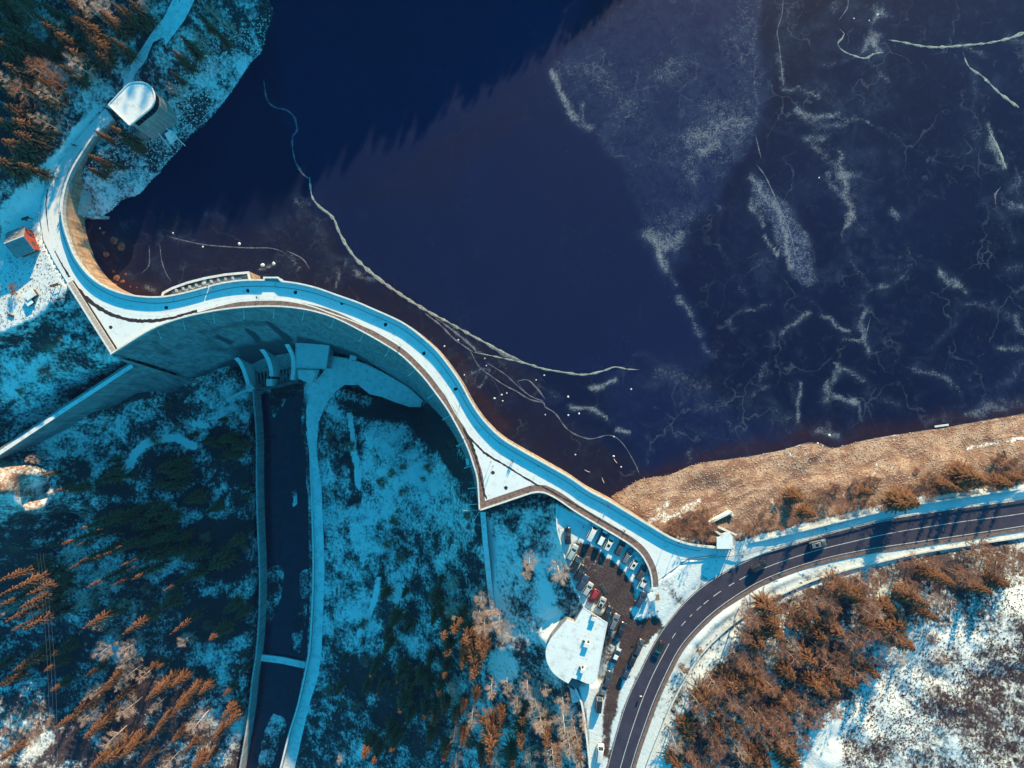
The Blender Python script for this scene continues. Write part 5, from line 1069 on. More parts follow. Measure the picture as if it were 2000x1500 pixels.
def sign_post(px, py, z, h, w_, lab, ang=0.0):
    b = empty('sign_post', W(px, py, z), lab, 'sign', rz=ang); mb = MB(); mb.tube([(0,0,-.1),(0,0,h)], 0.045, 6); mb.obj('pole', M['dark_metal'], b); mb = MB(); mb.box((0,-.06,h-.35), (w_,0.04,0.65)); mb.obj('plate', M['white_metal'], b)
for a in ((1044,930,0,2.4,.35,'slim dark sign post at the lower end of the triangular terrace'),(1176,1000,0,1.7,.3,'lone sign post on the snowy crest above the display stand'),(897,797,0,2.0,.3,'sign post on the crest near the tight right hand bend'),(908,853,0,1.6,.3,'sign post at the upper tip of the triangular terrace'),(1443,1072,-.1,2.6,.9,'broad road sign standing right of the kiosk'),(1452,1083,-.1,2.0,.45,'small road sign at the roadside right of the kiosk'),(1332,1112,-.1,1.2,.4,'small sign on the snowy forecourt left of the kiosk shadow'),(1250,1355,-.6,1.8,.6,'small sign on the snow strip beside the main road')): sign_post(*a)
for px, py, lab in ((783,674,'dark sign post standing in the sunlit crest snow above the valley bend'),): sign_post(px, py, 0, 2.3, .4, lab)
# flag-shaped saplings
for px, py, h_, lab in ((959,901,2.9,'upper one of two slender saplings on the triangular terrace'),(963,909,2.9,'lower one of two slender saplings on the triangular terrace'),(1296,1066,3.2,'slender sapling on the forecourt nearer the footpath'),(1317,1074,4.2,'slender sapling on the forecourt nearer the main road')):
    b = empty('sapling', W(px, py, 0), lab, 'sapling'); mb = MB(); mb.tube([(0,0,0),(0,0,h_)], [0.05,0.02], 5); mb.obj('trunk', M['wood'], b); mb = MB()
    for k in range(70):
        z = h_*(.45+.55*random.random()); r_ = .28*math.sin(math.pi*min(1, (z/h_-.42)/.6)); t = random.random()*6.28; mb.tube([(0,0,z-.25),(r_*math.cos(t), r_*math.sin(t), z)], [0.02,0.005], 3, cap=False)
    mb.obj('crown', M['twig_brown'], b)
pl = link('plank', None); bpy.data.objects.remove(pl)
mb = MB(); mb.box((0,0,0), (4.3,0.55,0.22)); o = mb.obj('floating_plank', M['cap'], None, label='white wooden beam lying on the ice at the right shore', cat='plank'); o.location = W(1839,831.5,-8.8); o.rotation_euler = (0,0,R(8))
lg_ = empty('driftwood', on_ground(1962, 890), 'T shaped bleached log on the tan lake bank', 'log', rz=R(-70)); mb = MB(); mb.tube([(-1.7,0,.35),(1.7,0,.35)], [.2,.25], 7); mb.obj('trunk', M['wood'], lg_); mb = MB(); mb.tube([(1.7,-.9,.4),(1.7,.9,.4)], [.15,.15], 6); mb.obj('branch', M['coping'], lg_)
for px, py in ((1178,938),(1147,920),(1202,900)):
    mb = MB(); mb.tube([(-.9,0,0),(0,.1,.05),(.9,0,0)], [.1,.13,.07], 6); o = mb.obj('driftwood_stick', M['coping'], None, label={1178:'pale stick on the ice beside the lower crest road',1147:'short brownish stick on the ice above the crest road',1202:'small bleached stick on the ice right of the other sticks'}[px], cat='stick'); o.location = W(px, py, -8.9); o.rotation_euler = (0,0,random.random()*3)
# ice lumps that show as white dots
k = 0
for px, py, s in ((513,518,1.3),(535,515,1.2),(966,778,.7),(980,771,.6),(982,783,.5),(990,768,.5),(1110,775,.8),(1131,808,.7),(950,714,.5),(947,700,.5),(868,676,.6),(895,664,.6),(907,732,.5),(1063,733,.6),(1047,742,.5),(1199,853,.5),(1199,891,.8),(1213,912,.6),(1124,888,.6),(1065,810,.5),(396,482,.6),(467,476,1.0),(195,446,.6),(338,455,.6),(1714,29,.8),(1698,40,.5),(1600,347,.5),(1925,157,.8),(1110,811,.7),(1233,760,.6),(1620,850,.9),(1597,866,.8),(1668,36,.5)):
    mb = MB(); n_ = 7; mb.add([(0,0,.22*s)]+[(s*.5*(.6+.6*random.random())*math.cos(6.283*i/n_), s*.5*(.6+.6*random.random())*math.sin(6.283*i/n_), 0) for i in range(n_)], [(0,i+1,(i+1) % n_+1) for i in range(n_)])
    o = mb.obj('ice_lump', M['cap'], None, cat='ice lump', group='white ice lumps on the lake'); o.location = W(px, py, LAKE_Z+.005); RANK.append((o, 'white ice lump', px, py))
# rusty boulders in the shallow corner by the dam
for px, py, s in ((223,470,2.6),(238,482,3.0),(208,497,2.0),(228,543,1.9),(240,550,1.4),(222,530,1.0),(246,536,1.0),(226,556,1.1),(255,560,.8),(268,562,.8),(203,455,1.2)):
    me = bpy.data.meshes.new('boulder'); bm = bmesh.new(); bmesh.ops.create_icosphere(bm, subdivisions=2, radius=s*.5)
    for v in bm.verts: v.co *= 1+random.uniform(-.25,.2); v.co.z *= .35
    bm.to_mesh(me); bm.free(); o = link('boulder', me, None, None, 'boulder', 'boulders in the shallow corner', mat=M['stone_red']); o.location = W(px, py, LAKE_Z-.1); RANK.append((o, 'rusty boulder', px, py))

# ------------------------------------------------------------------ cars
PAINT = {}
def paint_mat(nm, c, rough=0.3):
    if nm not in PAINT:
        m = NT('car_paint_'+nm); n_ = m.noise(2.2, 5, 0.7, vec=m.objpos()); col = m.mix(m.ramp(n_, 0.35, 0.75), c, tuple(min(1, x*0.8+0.03) for x in c))
        PAINT[nm] = m.done(col, rough, 0.5); m.b.inputs['Coat Weight'].default_value = 0.4
    return PAINT[nm]
CARC = {'white': (0.74,0.73,0.70), 'silver': (0.44,0.46,0.46), 'pale_green': (0.36,0.46,0.46), 'grey': (0.15,0.17,0.19), 'dark_blue': (0.030,0.055,0.11), 'black': (0.013,0.014,0.018), 'red': (0.42,0.022,0.028), 'graphite': (0.045,0.05,0.06)}
# side profile: x fraction, half width fraction, shoulder height; cabin: x0 bottom/top, x1 top/bottom, roof height
KINDS = {'hatch': dict(L=4.1, w=1.75, sh=0.92, hood=0.86, cab=(-0.48,-0.40,0.10,0.27), rz=1.47),
         'sedan': dict(L=4.6, w=1.80, sh=0.93, hood=0.88, cab=(-0.33,-0.20,0.08,0.24), rz=1.44),
         'estate': dict(L=4.7, w=1.80, sh=0.94, hood=0.88, cab=(-0.49,-0.43,0.08,0.24), rz=1.50),
         'suv': dict(L=4.6, w=1.88, sh=1.08, hood=1.04, cab=(-0.49,-0.43,0.10,0.25), rz=1.72),
         'van': dict(L=4.9, w=1.92, sh=1.20, hood=1.10, cab=(-0.495,-0.48,0.20,0.36), rz=1.98)}
_cm = {}
def car_meshes(kind):
    if kind in _cm: return _cm[kind]
    K = KINDS[kind]; L, w, sh, hd = K['L'], K['w']/2, K['sh'], K['hood']; c0, c1, c2, c3 = [x*L for x in K['cab']]; rz = K['rz']
    out = {}
    secs = [(-.5,.80,.45,sh*.80),(-.485,.92,.30,sh*.95),(-.42,1,.25,sh),(-.25,1,.24,sh),(0,1,.24,sh),(.24,1,.24,sh*.99),(.36,.99,.25,hd),(.44,.95,.26,hd*.94),(.485,.84,.32,hd*.84),(.5,.68,.42,hd*.70)]
    mb = MB(); vs = []; m_ = 10
    for x, f_, zb, zt in secs:
        W2 = w*f_; prof = [(-W2*.86,zb),(-W2*.99,zb+.12),(-W2,(zb+zt)/2),(-W2*.965,zt-.08),(-W2*.86,zt),(W2*.86,zt),(W2*.965,zt-.08),(W2,(zb+zt)/2),(W2*.99,zb+.12),(W2*.86,zb)]
        vs += [(x*L, y, z) for y, z in prof]
    fs = [(i*m_+k, i*m_+(k+1) % m_, (i+1)*m_+(k+1) % m_, (i+1)*m_+k) for i in range(len(secs)-1) for k in range(m_)]
    fs += [tuple(range(m_-1,-1,-1)), tuple((len(secs)-1)*m_+k for k in range(m_))]; mb.add(vs, [f_[::-1] for f_ in fs[:-2]]+fs[-2:])
    out['body'] = mb.mesh('car_body', None, True)
    # greenhouse
    wb, wt = w*.90, w*.70; z0 = sh-.03
    B = [(c0,-wb,z0),(c3,-wb,z0),(c3,wb,z0),(c0,wb,z0)]; T = [(c1,-wt,rz-.05),(c2,-wt,rz-.05),(c2,wt,rz-.05),(c1,wt,rz-.05)]
    mb = MB(); mb.add(B+T, [(0,1,5,4),(1,2,6,5),(2,3,7,6),(3,0,4,7)]); out['cabin'] = mb.mesh('car_cabin')
    mb = MB(); rr = []
    for z, k, e in ((rz-.06,1.03,0),(rz-.015,1.0,.0),(rz,.88,.06)):
        for x, y in ((c1-.03+e,-wt*k*.85),(c1+.15+e*.3,-wt*k),(c2-.15-e*.3,-wt*k),(c2+.02-e,-wt*k*.85),(c2+.02-e,wt*k*.85),(c2-.15-e*.3,wt*k),(c1+.15+e*.3,wt*k),(c1-.03+e,wt*k*.85)): rr.append((x,y,z))
    fs = [(r_*8+k, r_*8+(k+1) % 8, (r_+1)*8+(k+1) % 8, (r_+1)*8+k) for r_ in range(2) for k in range(8)]+[tuple(16+k for k in range(8))]
    mb.add(rr, fs); out['roof'] = mb.mesh('car_roof', None, True)
    def quad(a, b, c, d, push):
        mb = MB(); P_ = [Vector(p) for p in (a,b,c,d)]; c_ = sum(P_, Vector())/4; n_ = (P_[1]-P_[0]).cross(P_[3]-P_[0]).normalized()
        Q_ = [c_+(p-c_)*.90+n_*push for p in P_]; mb.add(Q_+[q-n_*.03 for q in Q_], [(0,1,2,3),(0,4,5,1),(1,5,6,2),(2,6,7,3),(3,7,4,0)]); return mb
    out['windscreen'] = quad(B[1],B[2],T[2],T[1],.012).mesh('windscreen'); out['rear_window'] = quad(B[3],B[0],T[0],T[3],.012).mesh('rear_window')
    out['side_window'] = quad(B[0],B[1],T[1],T[0],.012).mesh('side_window'); out['side_window2'] = quad(B[2],B[3],T[3],T[2],.012).mesh('side_window')
    mb = MB(); mb.tube([(0,-.10,0),(0,.10,0)], .32, 14); out['wheel'] = mb.mesh('wheel'); mb = MB(); mb.tube([(0,-.106,0),(0,.106,0)], .19, 10); out['rim'] = mb.mesh('rim')
    mb = MB(); mb.box((0,0,0), (.22,.36,.14), 0, 0, .7); out['lamp'] = mb.mesh('lamp'); mb = MB(); mb.box((0,0,0), (.12,.22,.14), 0, 0, .8); out['mirror'] = mb.mesh('mirror')
    for k_, m2 in (('windscreen','glass'),('rear_window','glass'),('side_window','glass'),('side_window2','glass'),('wheel','rubber'),('rim','grey_metal')): out[k_].materials.append(M[m2])
    mb = MB(); mb.box(((c1+c2)/2+.15,0,rz+.004), (.85,wt*1.15,.02)); out['sunroof'] = mb.mesh('sunroof', M['glass'])
    mb = MB()
    for s in (-1,1): mb.tube([(c1+.2,s*wt*.9,rz+.05),(c2-.15,s*wt*.9,rz+.05)], .03, 5)
    out['rack'] = mb.mesh('roof_rail', M['grey_metal'])
    mb = MB(); mb.box(((c1+c2)/2,0,rz+.045), (abs(c2-c1)*.95,wt*1.9,.09), 0, 0, .9); mb.box((.40*L,0,hd+.02), (.15*L,w*1.5,.07), 0, 0, .9); out['snow'] = mb.mesh('snow_cover', M['snow'])
    _cm[kind] = out; return out
def car(px, py, dx, dy, kind, colour, label, z, group=None, extra=()):
    K = KINDS[kind]; me = car_meshes(kind); hgt = 1.0; c = W(px, py, z+hgt)
    b = empty('car', (c.x, c.y, z), label, 'car', group, math.atan2(-dy, dx)); b.scale = (1.07, 1.07, 1.07); p = paint_mat(colour, CARC[colour])
    def part(nm, mesh, mat=None, loc=None, parent=None):
        o = link(nm, mesh, parent or b)
        if mat is not None:
            if not mesh.materials: mesh.materials.append(mat)
            o.material_slots[0].link = 'OBJECT'; o.material_slots[0].material = mat
        if loc: o.location = loc
        return o
    part('body', me['body'], p); part('cabin', me['cabin'], p); part('roof', me['roof'], p)
    for w_ in ('windscreen','rear_window','side_window','side_window2'): part(w_.rstrip('2'), me[w_])
    L, w2 = K['L'], K['w']/2
    for x in (-.31, .31):
        for s in (-1, 1):
            wh = part('wheel', me['wheel'], None, (x*L, s*(w2-.09), .32)); part('rim', me['rim'], None, None, wh)
    for s in (-1, 1):
        part('headlight', me['lamp'], M['lamp_clear'], (L*.465, s*w2*.66, K['hood']*.78)); part('tail_light', me['lamp'], M['lamp_red'], (-L*.482, s*w2*.68, K['sh']*.82)); part('mirror', me['mirror'], p, (L*K['cab'][3]-.35, s*(w2+.06), K['sh']+.02))
    for e in extra: part({'sunroof':'sunroof','rack':'roof_rail','snow':'snow_cover'}[e], me[e])
    return b
UPR, LOWR, LANE = 'cars parked under the crest wall', 'cars parked along the valley side of the car park', 'cars parked along the muddy lane'
PZ = PARK_Z+0.12
CARS = [
 (1109,1047,-.05,-1,'estate','black','dark estate car alone at the far upper left corner of the car park',PZ,None,()),
 (1157,1040,.45,-.9,'van','white','white van leftmost in the row under the crest wall',PZ,UPR,()),
 (1176,1051,.45,-.9,'suv','dark_blue','dark snow dusted car between the white van and the sunroof car',PZ,UPR,('snow',)),
 (1190,1061,.47,-.88,'suv','white','white car with a dark sunroof in the row under the crest wall',PZ,UPR,('sunroof',)),
 (1212,1070,.47,-.88,'estate','graphite','dark car right of the white sunroof car under the wall',PZ,UPR,('rack',)),
 (1226,1086,.52,-.85,'estate','grey','grey estate with roof rails in the middle of the upper row',PZ,UPR,('rack',)),
 (1239,1101,.52,-.85,'hatch','white','white hatchback with sunroof in the lower half of the upper row',PZ,UPR,('sunroof',)),
 (1253,1119,.52,-.85,'estate','graphite','graphite estate with pale rails right of the white hatchback',PZ,UPR,('rack',)),
 (1256,1140,.52,-.85,'sedan','white','white saloon at the lower right end of the upper row',PZ,UPR,()),
 (1252,1171,.5,-.86,'estate','dark_blue','dark blue car beside the white roofed ticket shelter',PZ,UPR,()),
 (1118,1079,.5,-.87,'estate','pale_green','pale frosted estate uppermost in the left row',PZ,LOWR,()),
 (1124,1102,.52,-.85,'van','black','black van second from top in the left row',PZ,LOWR,()),
 (1133,1119,.55,-.84,'estate','black','black estate third from top in the left row',PZ,LOWR,()),
 (1138,1138,.55,-.84,'estate','dark_blue','dark blue estate just above the silver car in the left row',PZ,LOWR,()),
 (1148,1151,.55,-.84,'hatch','silver','silver hatchback parked between dark blue estate and red car',PZ,LOWR,()),
 (1159,1165,-.5,.86,'hatch','red','bright red hatchback in the left row of the car park',PZ,LOWR,()),
 (1173,1182,-.45,.9,'sedan','silver','silver saloon parked right of the red hatchback',PZ,LOWR,('sunroof',)),
 (1186,1198,.5,-.87,'hatch','black','black car with white snow rim right of the silver saloon',PZ,LOWR,()),
 (1200,1215,.42,-.9,'estate','grey','grey blue estate at the right corner of the white roof',PZ,LOWR,()),
 (1213,1231,.42,-.9,'sedan','black','black saloon last in the left row at the lane',PZ,LOWR,()),
 (1203,1281,.42,-.9,'sedan','dark_blue','dark car with a snowy white bonnet on the lane beside the restaurant',PZ,LANE,('snow',)),
 (1248,1265,.42,-.9,'estate','graphite','graphite estate topmost on the right side of the lane',PZ+.3,LANE,()),
 (1237,1287,.42,-.9,'estate','black','black snow flecked car second on the right side of the lane',PZ+.3,LANE,()),
 (1224,1313,.42,-.9,'sedan','dark_blue','dark blue saloon third on the right side of the lane',PZ+.3,LANE,()),
 (1187,1327,.35,-.93,'estate','graphite','graphite estate on the lane near the lower end of the white roof',PZ,LANE,()),
 (1178,1350,.3,-.95,'sedan','grey','grey saloon on the lane above the solitary black car',PZ,LANE,()),
 (1170,1373,.1,-1,'van','black','black van with glittering windscreen lowest in the lane row',PZ,LANE,()),
 (1172,1470,.12,-1,'van','white','white van alone at the bottom of the lane',PZ,LANE,()),
 (1482,1107,.88,-.47,'suv','black','black car driving on the main road left of the silver topped car',ROAD_Z,'cars driving on the main road',()),
 (1598,1063,.97,-.22,'suv','grey','grey car with sunroof driving on the main road above the forest',ROAD_Z,'cars driving on the main road',('sunroof',)),
 (1287,1268,-.42,.9,'estate','black','black estate driving down the curve of the main road',ROAD_Z,'cars driving on the main road',())]
for a in CARS: car(*a)

# ------------------------------------------------------------------ people
def person_mesh(walk):
    s = 0.33 if walk else 0.10
    v = [(0,0,.95),(0,.01,1.15),(0,.0,1.38),(0,0,1.50),(0,.02,1.60),(0,.03,1.72),
         (.10,0,.90),(.11,s*.55,.50),(.11,s*.75,.07),(.11,s*.75+.17,.04),(-.10,0,.90),(-.11,-s*.45,.50),(-.11,-s*1.05,.09),(-.11,-s*1.05+.17,.04),
         (.20,0,1.42),(.25,-s*.4,1.14),(.24,-s*.2+.05,.90),(-.20,0,1.42),(-.25,s*.4,1.14),(-.24,s*.5+.05,.90)]
    e = [(0,1),(1,2),(2,3),(3,4),(4,5),(0,6),(6,7),(7,8),(8,9),(0,10),(10,11),(11,12),(12,13),(2,14),(14,15),(15,16),(2,17),(17,18),(18,19)]
    r_ = [.15,.15,.17,.065,.10,.085,.10,.075,.05,.045,.10,.075,.05,.045,.085,.06,.045,.085,.06,.045]
    me = bpy.data.meshes.new('tmp'); me.from_pydata(v, e, []); o = bpy.data.objects.new('tmp', me); COL.objects.link(o)
    o.modifiers.new('s', 'SKIN'); 
    for i, q in enumerate(me.skin_vertices[0].data): q.radius = (r_[i], r_[i]*.85); q.use_root = (i == 0)
    o.modifiers.new('b', 'SUBSURF').levels = 1
    dg = bpy.context.evaluated_depsgraph_get(); m2 = bpy.data.meshes.new_from_object(o.evaluated_get(dg)); bpy.data.objects.remove(o); m2.name = 'person_body'; return m2
PM = [person_mesh(True), person_mesh(False)]
COATS = {'black': (0.02,0.02,0.025), 'dark blue': (0.03,0.05,0.12), 'red': (0.35,0.03,0.03), 'brown': (0.12,0.07,0.04), 'grey': (0.15,0.15,0.16)}
for k_, c in COATS.items(): M['coat_'+k_] = m_plain('coat_'+k_.replace(' ', '_'), c, .9, .1, .2, 6)
mb = MB()
for i in range(5):
    pass
bmh = bmesh.new(); bmesh.ops.create_uvsphere(bmh, u_segments=10, v_segments=6, radius=.115); hm = bpy.data.meshes.new('hair')
bmesh.ops.delete(bmh, geom=[v for v in bmh.verts if v.co.z < -.03], context='VERTS'); bmh.to_mesh(hm); bmh.free(); hm.materials.append(M['hair'])
def person(px, py, z, ang, pose, coat, label):
    src = PM[pose].copy(); src.materials.clear()
    for m_ in (M['coat_'+coat], M['coat_black'], M['skin']): src.materials.append(m_)
    src.polygons.foreach_set('material_index', [2 if (p.center.z > 1.53 or (abs(p.center.x) > .17 and p.center.z < .93)) else (1 if p.center.z < .9 else 0) for p in src.polygons])
    src.polygons.foreach_set('use_smooth', [True]*len(src.polygons))
    o = link('person', src, None, label, 'person'); o.location = W(px, py, z); o.rotation_euler = (0, 0, ang); h = link('hair', hm, o); h.location = (0, .02, 1.685); return o
for a in ((504,582,0,1.7,0,'black','person in a black coat walking on the sunlit crest above the spillway'),
          (781,679,0,.6,0,'black','person in dark clothes walking along the crest above the valley bend'),
          (1000,899,0,.8,0,'dark blue','person walking on the crest beside the triangular terrace'),
          (1002,902,0,.8,1,'grey','person in grey walking close behind another on the crest by the triangle'),
          (1219,1036,0,.8,0,'black','person in black walking on the crest above the car park'),
          (146,285,0,2.4,0,'brown','left one of two people walking on the shaded upper left road'), (151,286,0,2.4,0,'black','right one of two people walking on the shaded upper left road'),
          (122,418,.0,3.0,0,'dark blue','person by the lake parapet at the left bend casting a long shadow'), (124,424,0,3.0,1,'black','person standing close to the parapet at the left bend'),
          (1324,1058,0,1.2,0,'black','person in the shade of the parapet near the kiosk end'), (1187,987,0,1.0,0,'red','person in red walking in the parapet shade above the car park'),
          (907,768,0,.5,1,'grey','person standing in the shaded strip at the right hand bend'), (1449,1076,-.1,0,1,'black','person standing at the roadside right of the kiosk'),
          (1265,1116,-.0,.4,1,'black','person at the end of the brown footpath by the car park'), (1448,1086,-.1,.5,0,'dark blue','person walking on the roadside snow below the kiosk sign'),
          (1139,1028,PZ,.5,1,'dark blue','person standing in the shade above the dark parked car'), (1108,1028,PZ,.5,0,'black','person walking at the upper left corner of the car park')): person(*a)

# ------------------------------------------------------------------ trees and shrubs
def tri_mesh(name, V, F, mat, attrs=None):
    me = np_mesh(name, V, F, attrs, smooth=False); me.materials.append(mat); return me
def conifer_crown(seed, H=20.0, Rb=3.3, whorls=17, sparse=0.0):
    r = np.random.default_rng(seed); V = []; F = []; T = []
    for w_ in range(whorls):
        t = (w_+r.random()*.5)/whorls; z = H*(0.12+0.86*t); rad = Rb*(1-t)**0.72*(0.85+.3*r.random())+0.18; nb = int(round(10-4.5*t)); ph = r.random()*6.28
        for b in range(nb):
            if r.random() < sparse: continue
            a = ph+6.283*b/nb+r.normal(0, .16); L = rad*(0.72+.45*r.random()); droop = 0.22+.18*r.random(); lift = .25*t
            ca, sa = math.cos(a), math.sin(a); nseg = max(4, int(5+L*3.2))
            for k in range(nseg):
                u = (k+.5)/nseg; x = L*u; zz = z-droop*L*u*u+lift*L*u; tw = (0.20+0.42*(1-u))*min(1.0, .45+L*.2)
                for s in (-1, 1):
                    an = a+s*(0.75+.3*r.random()-.25*u); l2 = tw*(.7+.7*r.random()); px, py = x*ca, x*sa
                    qx, qy = px+l2*math.cos(an), py+l2*math.sin(an); qz = zz-.10-.28*l2*r.random(); wd = .10+.07*r.random(); nxv, nyv = -math.sin(an)*wd, math.cos(an)*wd
                    i = len(V); mx, my = px*.45+qx*.55, py*.45+qy*.55
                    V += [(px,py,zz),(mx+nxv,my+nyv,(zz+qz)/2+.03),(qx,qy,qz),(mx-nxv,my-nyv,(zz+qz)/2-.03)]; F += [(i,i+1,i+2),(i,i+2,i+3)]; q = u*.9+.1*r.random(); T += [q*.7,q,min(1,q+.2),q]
    return np.array(V), np.array(F), np.array(T)
def trunk_mesh(name, H, r0, mat, lean=0.0):
    mb = MB(); mb.tube([(0,0,-1.2),(0,0,H*.3),(lean*.5,0,H*.65),(lean,0,H)], [r0,r0*.75,r0*.45,r0*.08], 7); return mb.mesh(name, mat, True)
def bare_crown(seed, H=15.0, Rb=4.0, limbs=13, dens=1.0, twigw=.04, up=.55, twigs=5):
    r = np.random.default_rng(seed); Vb = []; Fb = []; Vt = []; Ft = []
    def stick(p, q, w_, V, F):
        d = q-p; a = np.cross(d, (0,0,1.)); n_ = np.linalg.norm(a); a = a/n_ if n_ > 1e-6 else np.array((1.,0,0)); b = np.cross(d, a); b /= max(1e-6, np.linalg.norm(b)); i = len(V)
        for k in range(3): t = 2.094*k; V.append(p+(a*math.cos(t)+b*math.sin(t))*w_)
        for k in range(3): t = 2.094*k; V.append(q+(a*math.cos(t)+b*math.sin(t))*w_*.45)
        for k in range(3):
            k2 = (k+1) % 3; F.append((i+k, i+k2, i+3+k2)); F.append((i+k, i+3+k2, i+3+k))
    def sliver(p, q, w_):
        d = q-p; a = np.array((-d[1], d[0], 0.))+1e-6; a /= np.linalg.norm(a); i = len(Vt); Vt.extend([p+a*w_, p-a*w_, q]); Ft.append((i,i+1,i+2))
    for l in range(limbs):
        t = .28+.70*(l+r.random()*.6)/limbs; z = H*t; a = l*2.4+r.normal(0,.3); L = Rb*(1.15-t*.75)*(.75+.4*r.random()); el = up*(.6+.8*t)
        p = np.array((0,0,z)); d = np.array((math.cos(a)*math.cos(el), math.sin(a)*math.cos(el), math.sin(el))); q = p+d*L; stick(p, q, .085*(1.2-t), Vb, Fb)
        n2 = int(6*dens)
        for j in range(n2):
            u = .25+.75*(j+r.random())/n2; p2 = p+(q-p)*u; a2 = a+r.choice((-1,1))*(.5+.5*r.random()); L2 = L*(.6-.25*u)*(.7+.6*r.random()); el2 = el*.6+r.normal(0,.3)
            d2 = np.array((math.cos(a2)*math.cos(el2), math.sin(a2)*math.cos(el2), math.sin(el2))); q2 = p2+d2*L2; stick(p2, q2, .034, Vb, Fb)
            n3 = int(8*dens)
            for k in range(n3):
                u3 = .15+.85*(k+r.random())/n3; p3 = p2+(q2-p2)*u3; a3 = a2+r.normal(0,.8); el3 = el2+r.normal(.1,.45); L3 = .45+.55*r.random(); d3 = np.array((math.cos(a3)*math.cos(el3), math.sin(a3)*math.cos(el3), math.sin(el3))); q3 = p3+d3*L3; sliver(p3, q3, twigw)
                for m_ in range(twigs):
                    p4 = p3+(q3-p3)*r.random(); sliver(p4, p4+r.normal(0,.24,3)+d3*.18, twigw*.8)
    return (np.array(Vb), np.array(Fb)), (np.array(Vt), np.array(Ft))
def join(a, b): return np.vstack([a[0], b[0]]), np.vstack([a[1], b[1]+len(a[0])])
PRO = {}
PRO['conifer'] = []
for i in range(5):
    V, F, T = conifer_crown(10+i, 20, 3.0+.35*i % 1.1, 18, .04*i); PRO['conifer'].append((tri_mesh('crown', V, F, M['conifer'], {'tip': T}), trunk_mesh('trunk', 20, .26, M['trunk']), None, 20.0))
def bare_protos(kind, n, mats, **kw):
    PRO[kind] = []
    for i in range(n):
        br, tw = bare_crown(hash(kind) % 97*0+ord(kind[0])*31+i, **kw); PRO[kind].append((tri_mesh('branches', br[0], br[1], M[mats[0]]), trunk_mesh('trunk', kw['H'], .2, M[mats[0]], .5*(i-1)), tri_mesh('twigs', tw[0], tw[1], M[mats[1]]), kw['H']))
bare_protos('pale', 3, ('birch','twig_pale'), H=15.0, Rb=3.6, limbs=15, dens=1.0, twigw=.022, up=.5, twigs=3)
bare_protos('brown', 4, ('twig_pale','twig_brown'), H=15.0, Rb=4.0, limbs=14, dens=1.0, twigw=.042, up=.5, twigs=3)
PRO['shrub'] = []
for i in range(3):
    br, tw = bare_crown(77+i, H=2.6, Rb=2.0, limbs=11, dens=.8, twigw=.035, up=.7, twigs=4); PRO['shrub'].append((tri_mesh('branches', br[0], br[1], M['twig_red']), None, tri_mesh('twigs', tw[0], tw[1], M['twig_red']), 2.6))
LM = [('weir',550,1290),('powerhouse',610,695),('spillway chutes',515,720),('lower river end',510,1470),('valley road bend',622,850),('middle of the valley road',625,1100),('restaurant',1120,1270),('car park',1190,1120),('red gabled house',36,485),('gate tower',262,205),('left wing wall',120,820),('kiosk',1415,1058),('grey road car',1598,1063),('black road car below the kiosk',1483,1107),('black estate on the road curve',1286,1270),('bottom right corner',2000,1500),('top of the snowy field',1920,1150),('power cables',90,1240),('bottom left corner',0,1500),('forest track',350,30),('right end of the main road',2000,1000),('bottom end of the main road',1205,1490),('triangular terrace',965,940),('two huts',66,585),('snow clearing at the bottom',1630,1450),('sunlit snow patch',980,1300),('top left corner',0,0),('right wing wall',958,1150),('river channel at mid height',505,1000),('white stairway',1405,1020),('T shaped log',1962,890),('floating plank',1840,832),('lower valley road',580,1440),('lower left rubble slope',40,950)]
LM += [('spillway inlet',400,555),('tan dam wall',150,440),('terrace shed',690,699),('feather shaped ice patch',1530,430),('dark ring in the ice',930,735),('crest balcony',533,545)]
ORD = ['nearest','second nearest','third nearest','fourth nearest','fifth nearest','sixth nearest','seventh nearest','eighth nearest','ninth nearest','tenth nearest','eleventh nearest','twelfth nearest','thirteenth nearest','fourteenth nearest','fifteenth nearest','sixteenth nearest','seventeenth nearest','eighteenth nearest','nineteenth nearest','twentieth nearest']+['twenty-'+w+' nearest' for w in ('first','second','third','fourth','fifth','sixth','seventh','eighth','ninth')]+['thirtieth nearest']+['thirty-'+w+' nearest' for w in ('first','second','third','fourth','fifth','sixth','seventh','eighth','ninth')]
NAMES = {'conifer': ('spruce_tree','spruce','tree'), 'pale': ('bare_tree','pale bare tree','tree'), 'brown': ('brown_tree','brown twiggy tree','tree'), 'shrub': ('shrub','reddish shrub','shrub')}
TREES = []       # (kind, world base, scale, width, rot, px, py, group)
def plant(kind, px, py, h, group, wide=None, rot=None, at=0.6):
    P0_ = PRO[kind]; v = random.randrange(len(P0_)); H0 = P0_[v][3]; s = h/H0
    b = on_ground(px, py, h*at); TREES.append((kind, v, b, s, wide or s, rot if rot is not None else random.random()*6.28, px, py, group))
G1, G2, G3, G4, G5, G6, G7 = 'trees of the shaded wood left of the river', 'trees on the slope between valley road and car park', 'trees of the sunlit wood right of the main road', 'trees of the upper left hillside', 'shrubs on the lake bank', 'trees along the lake bank', 'spruces on the far ridge'
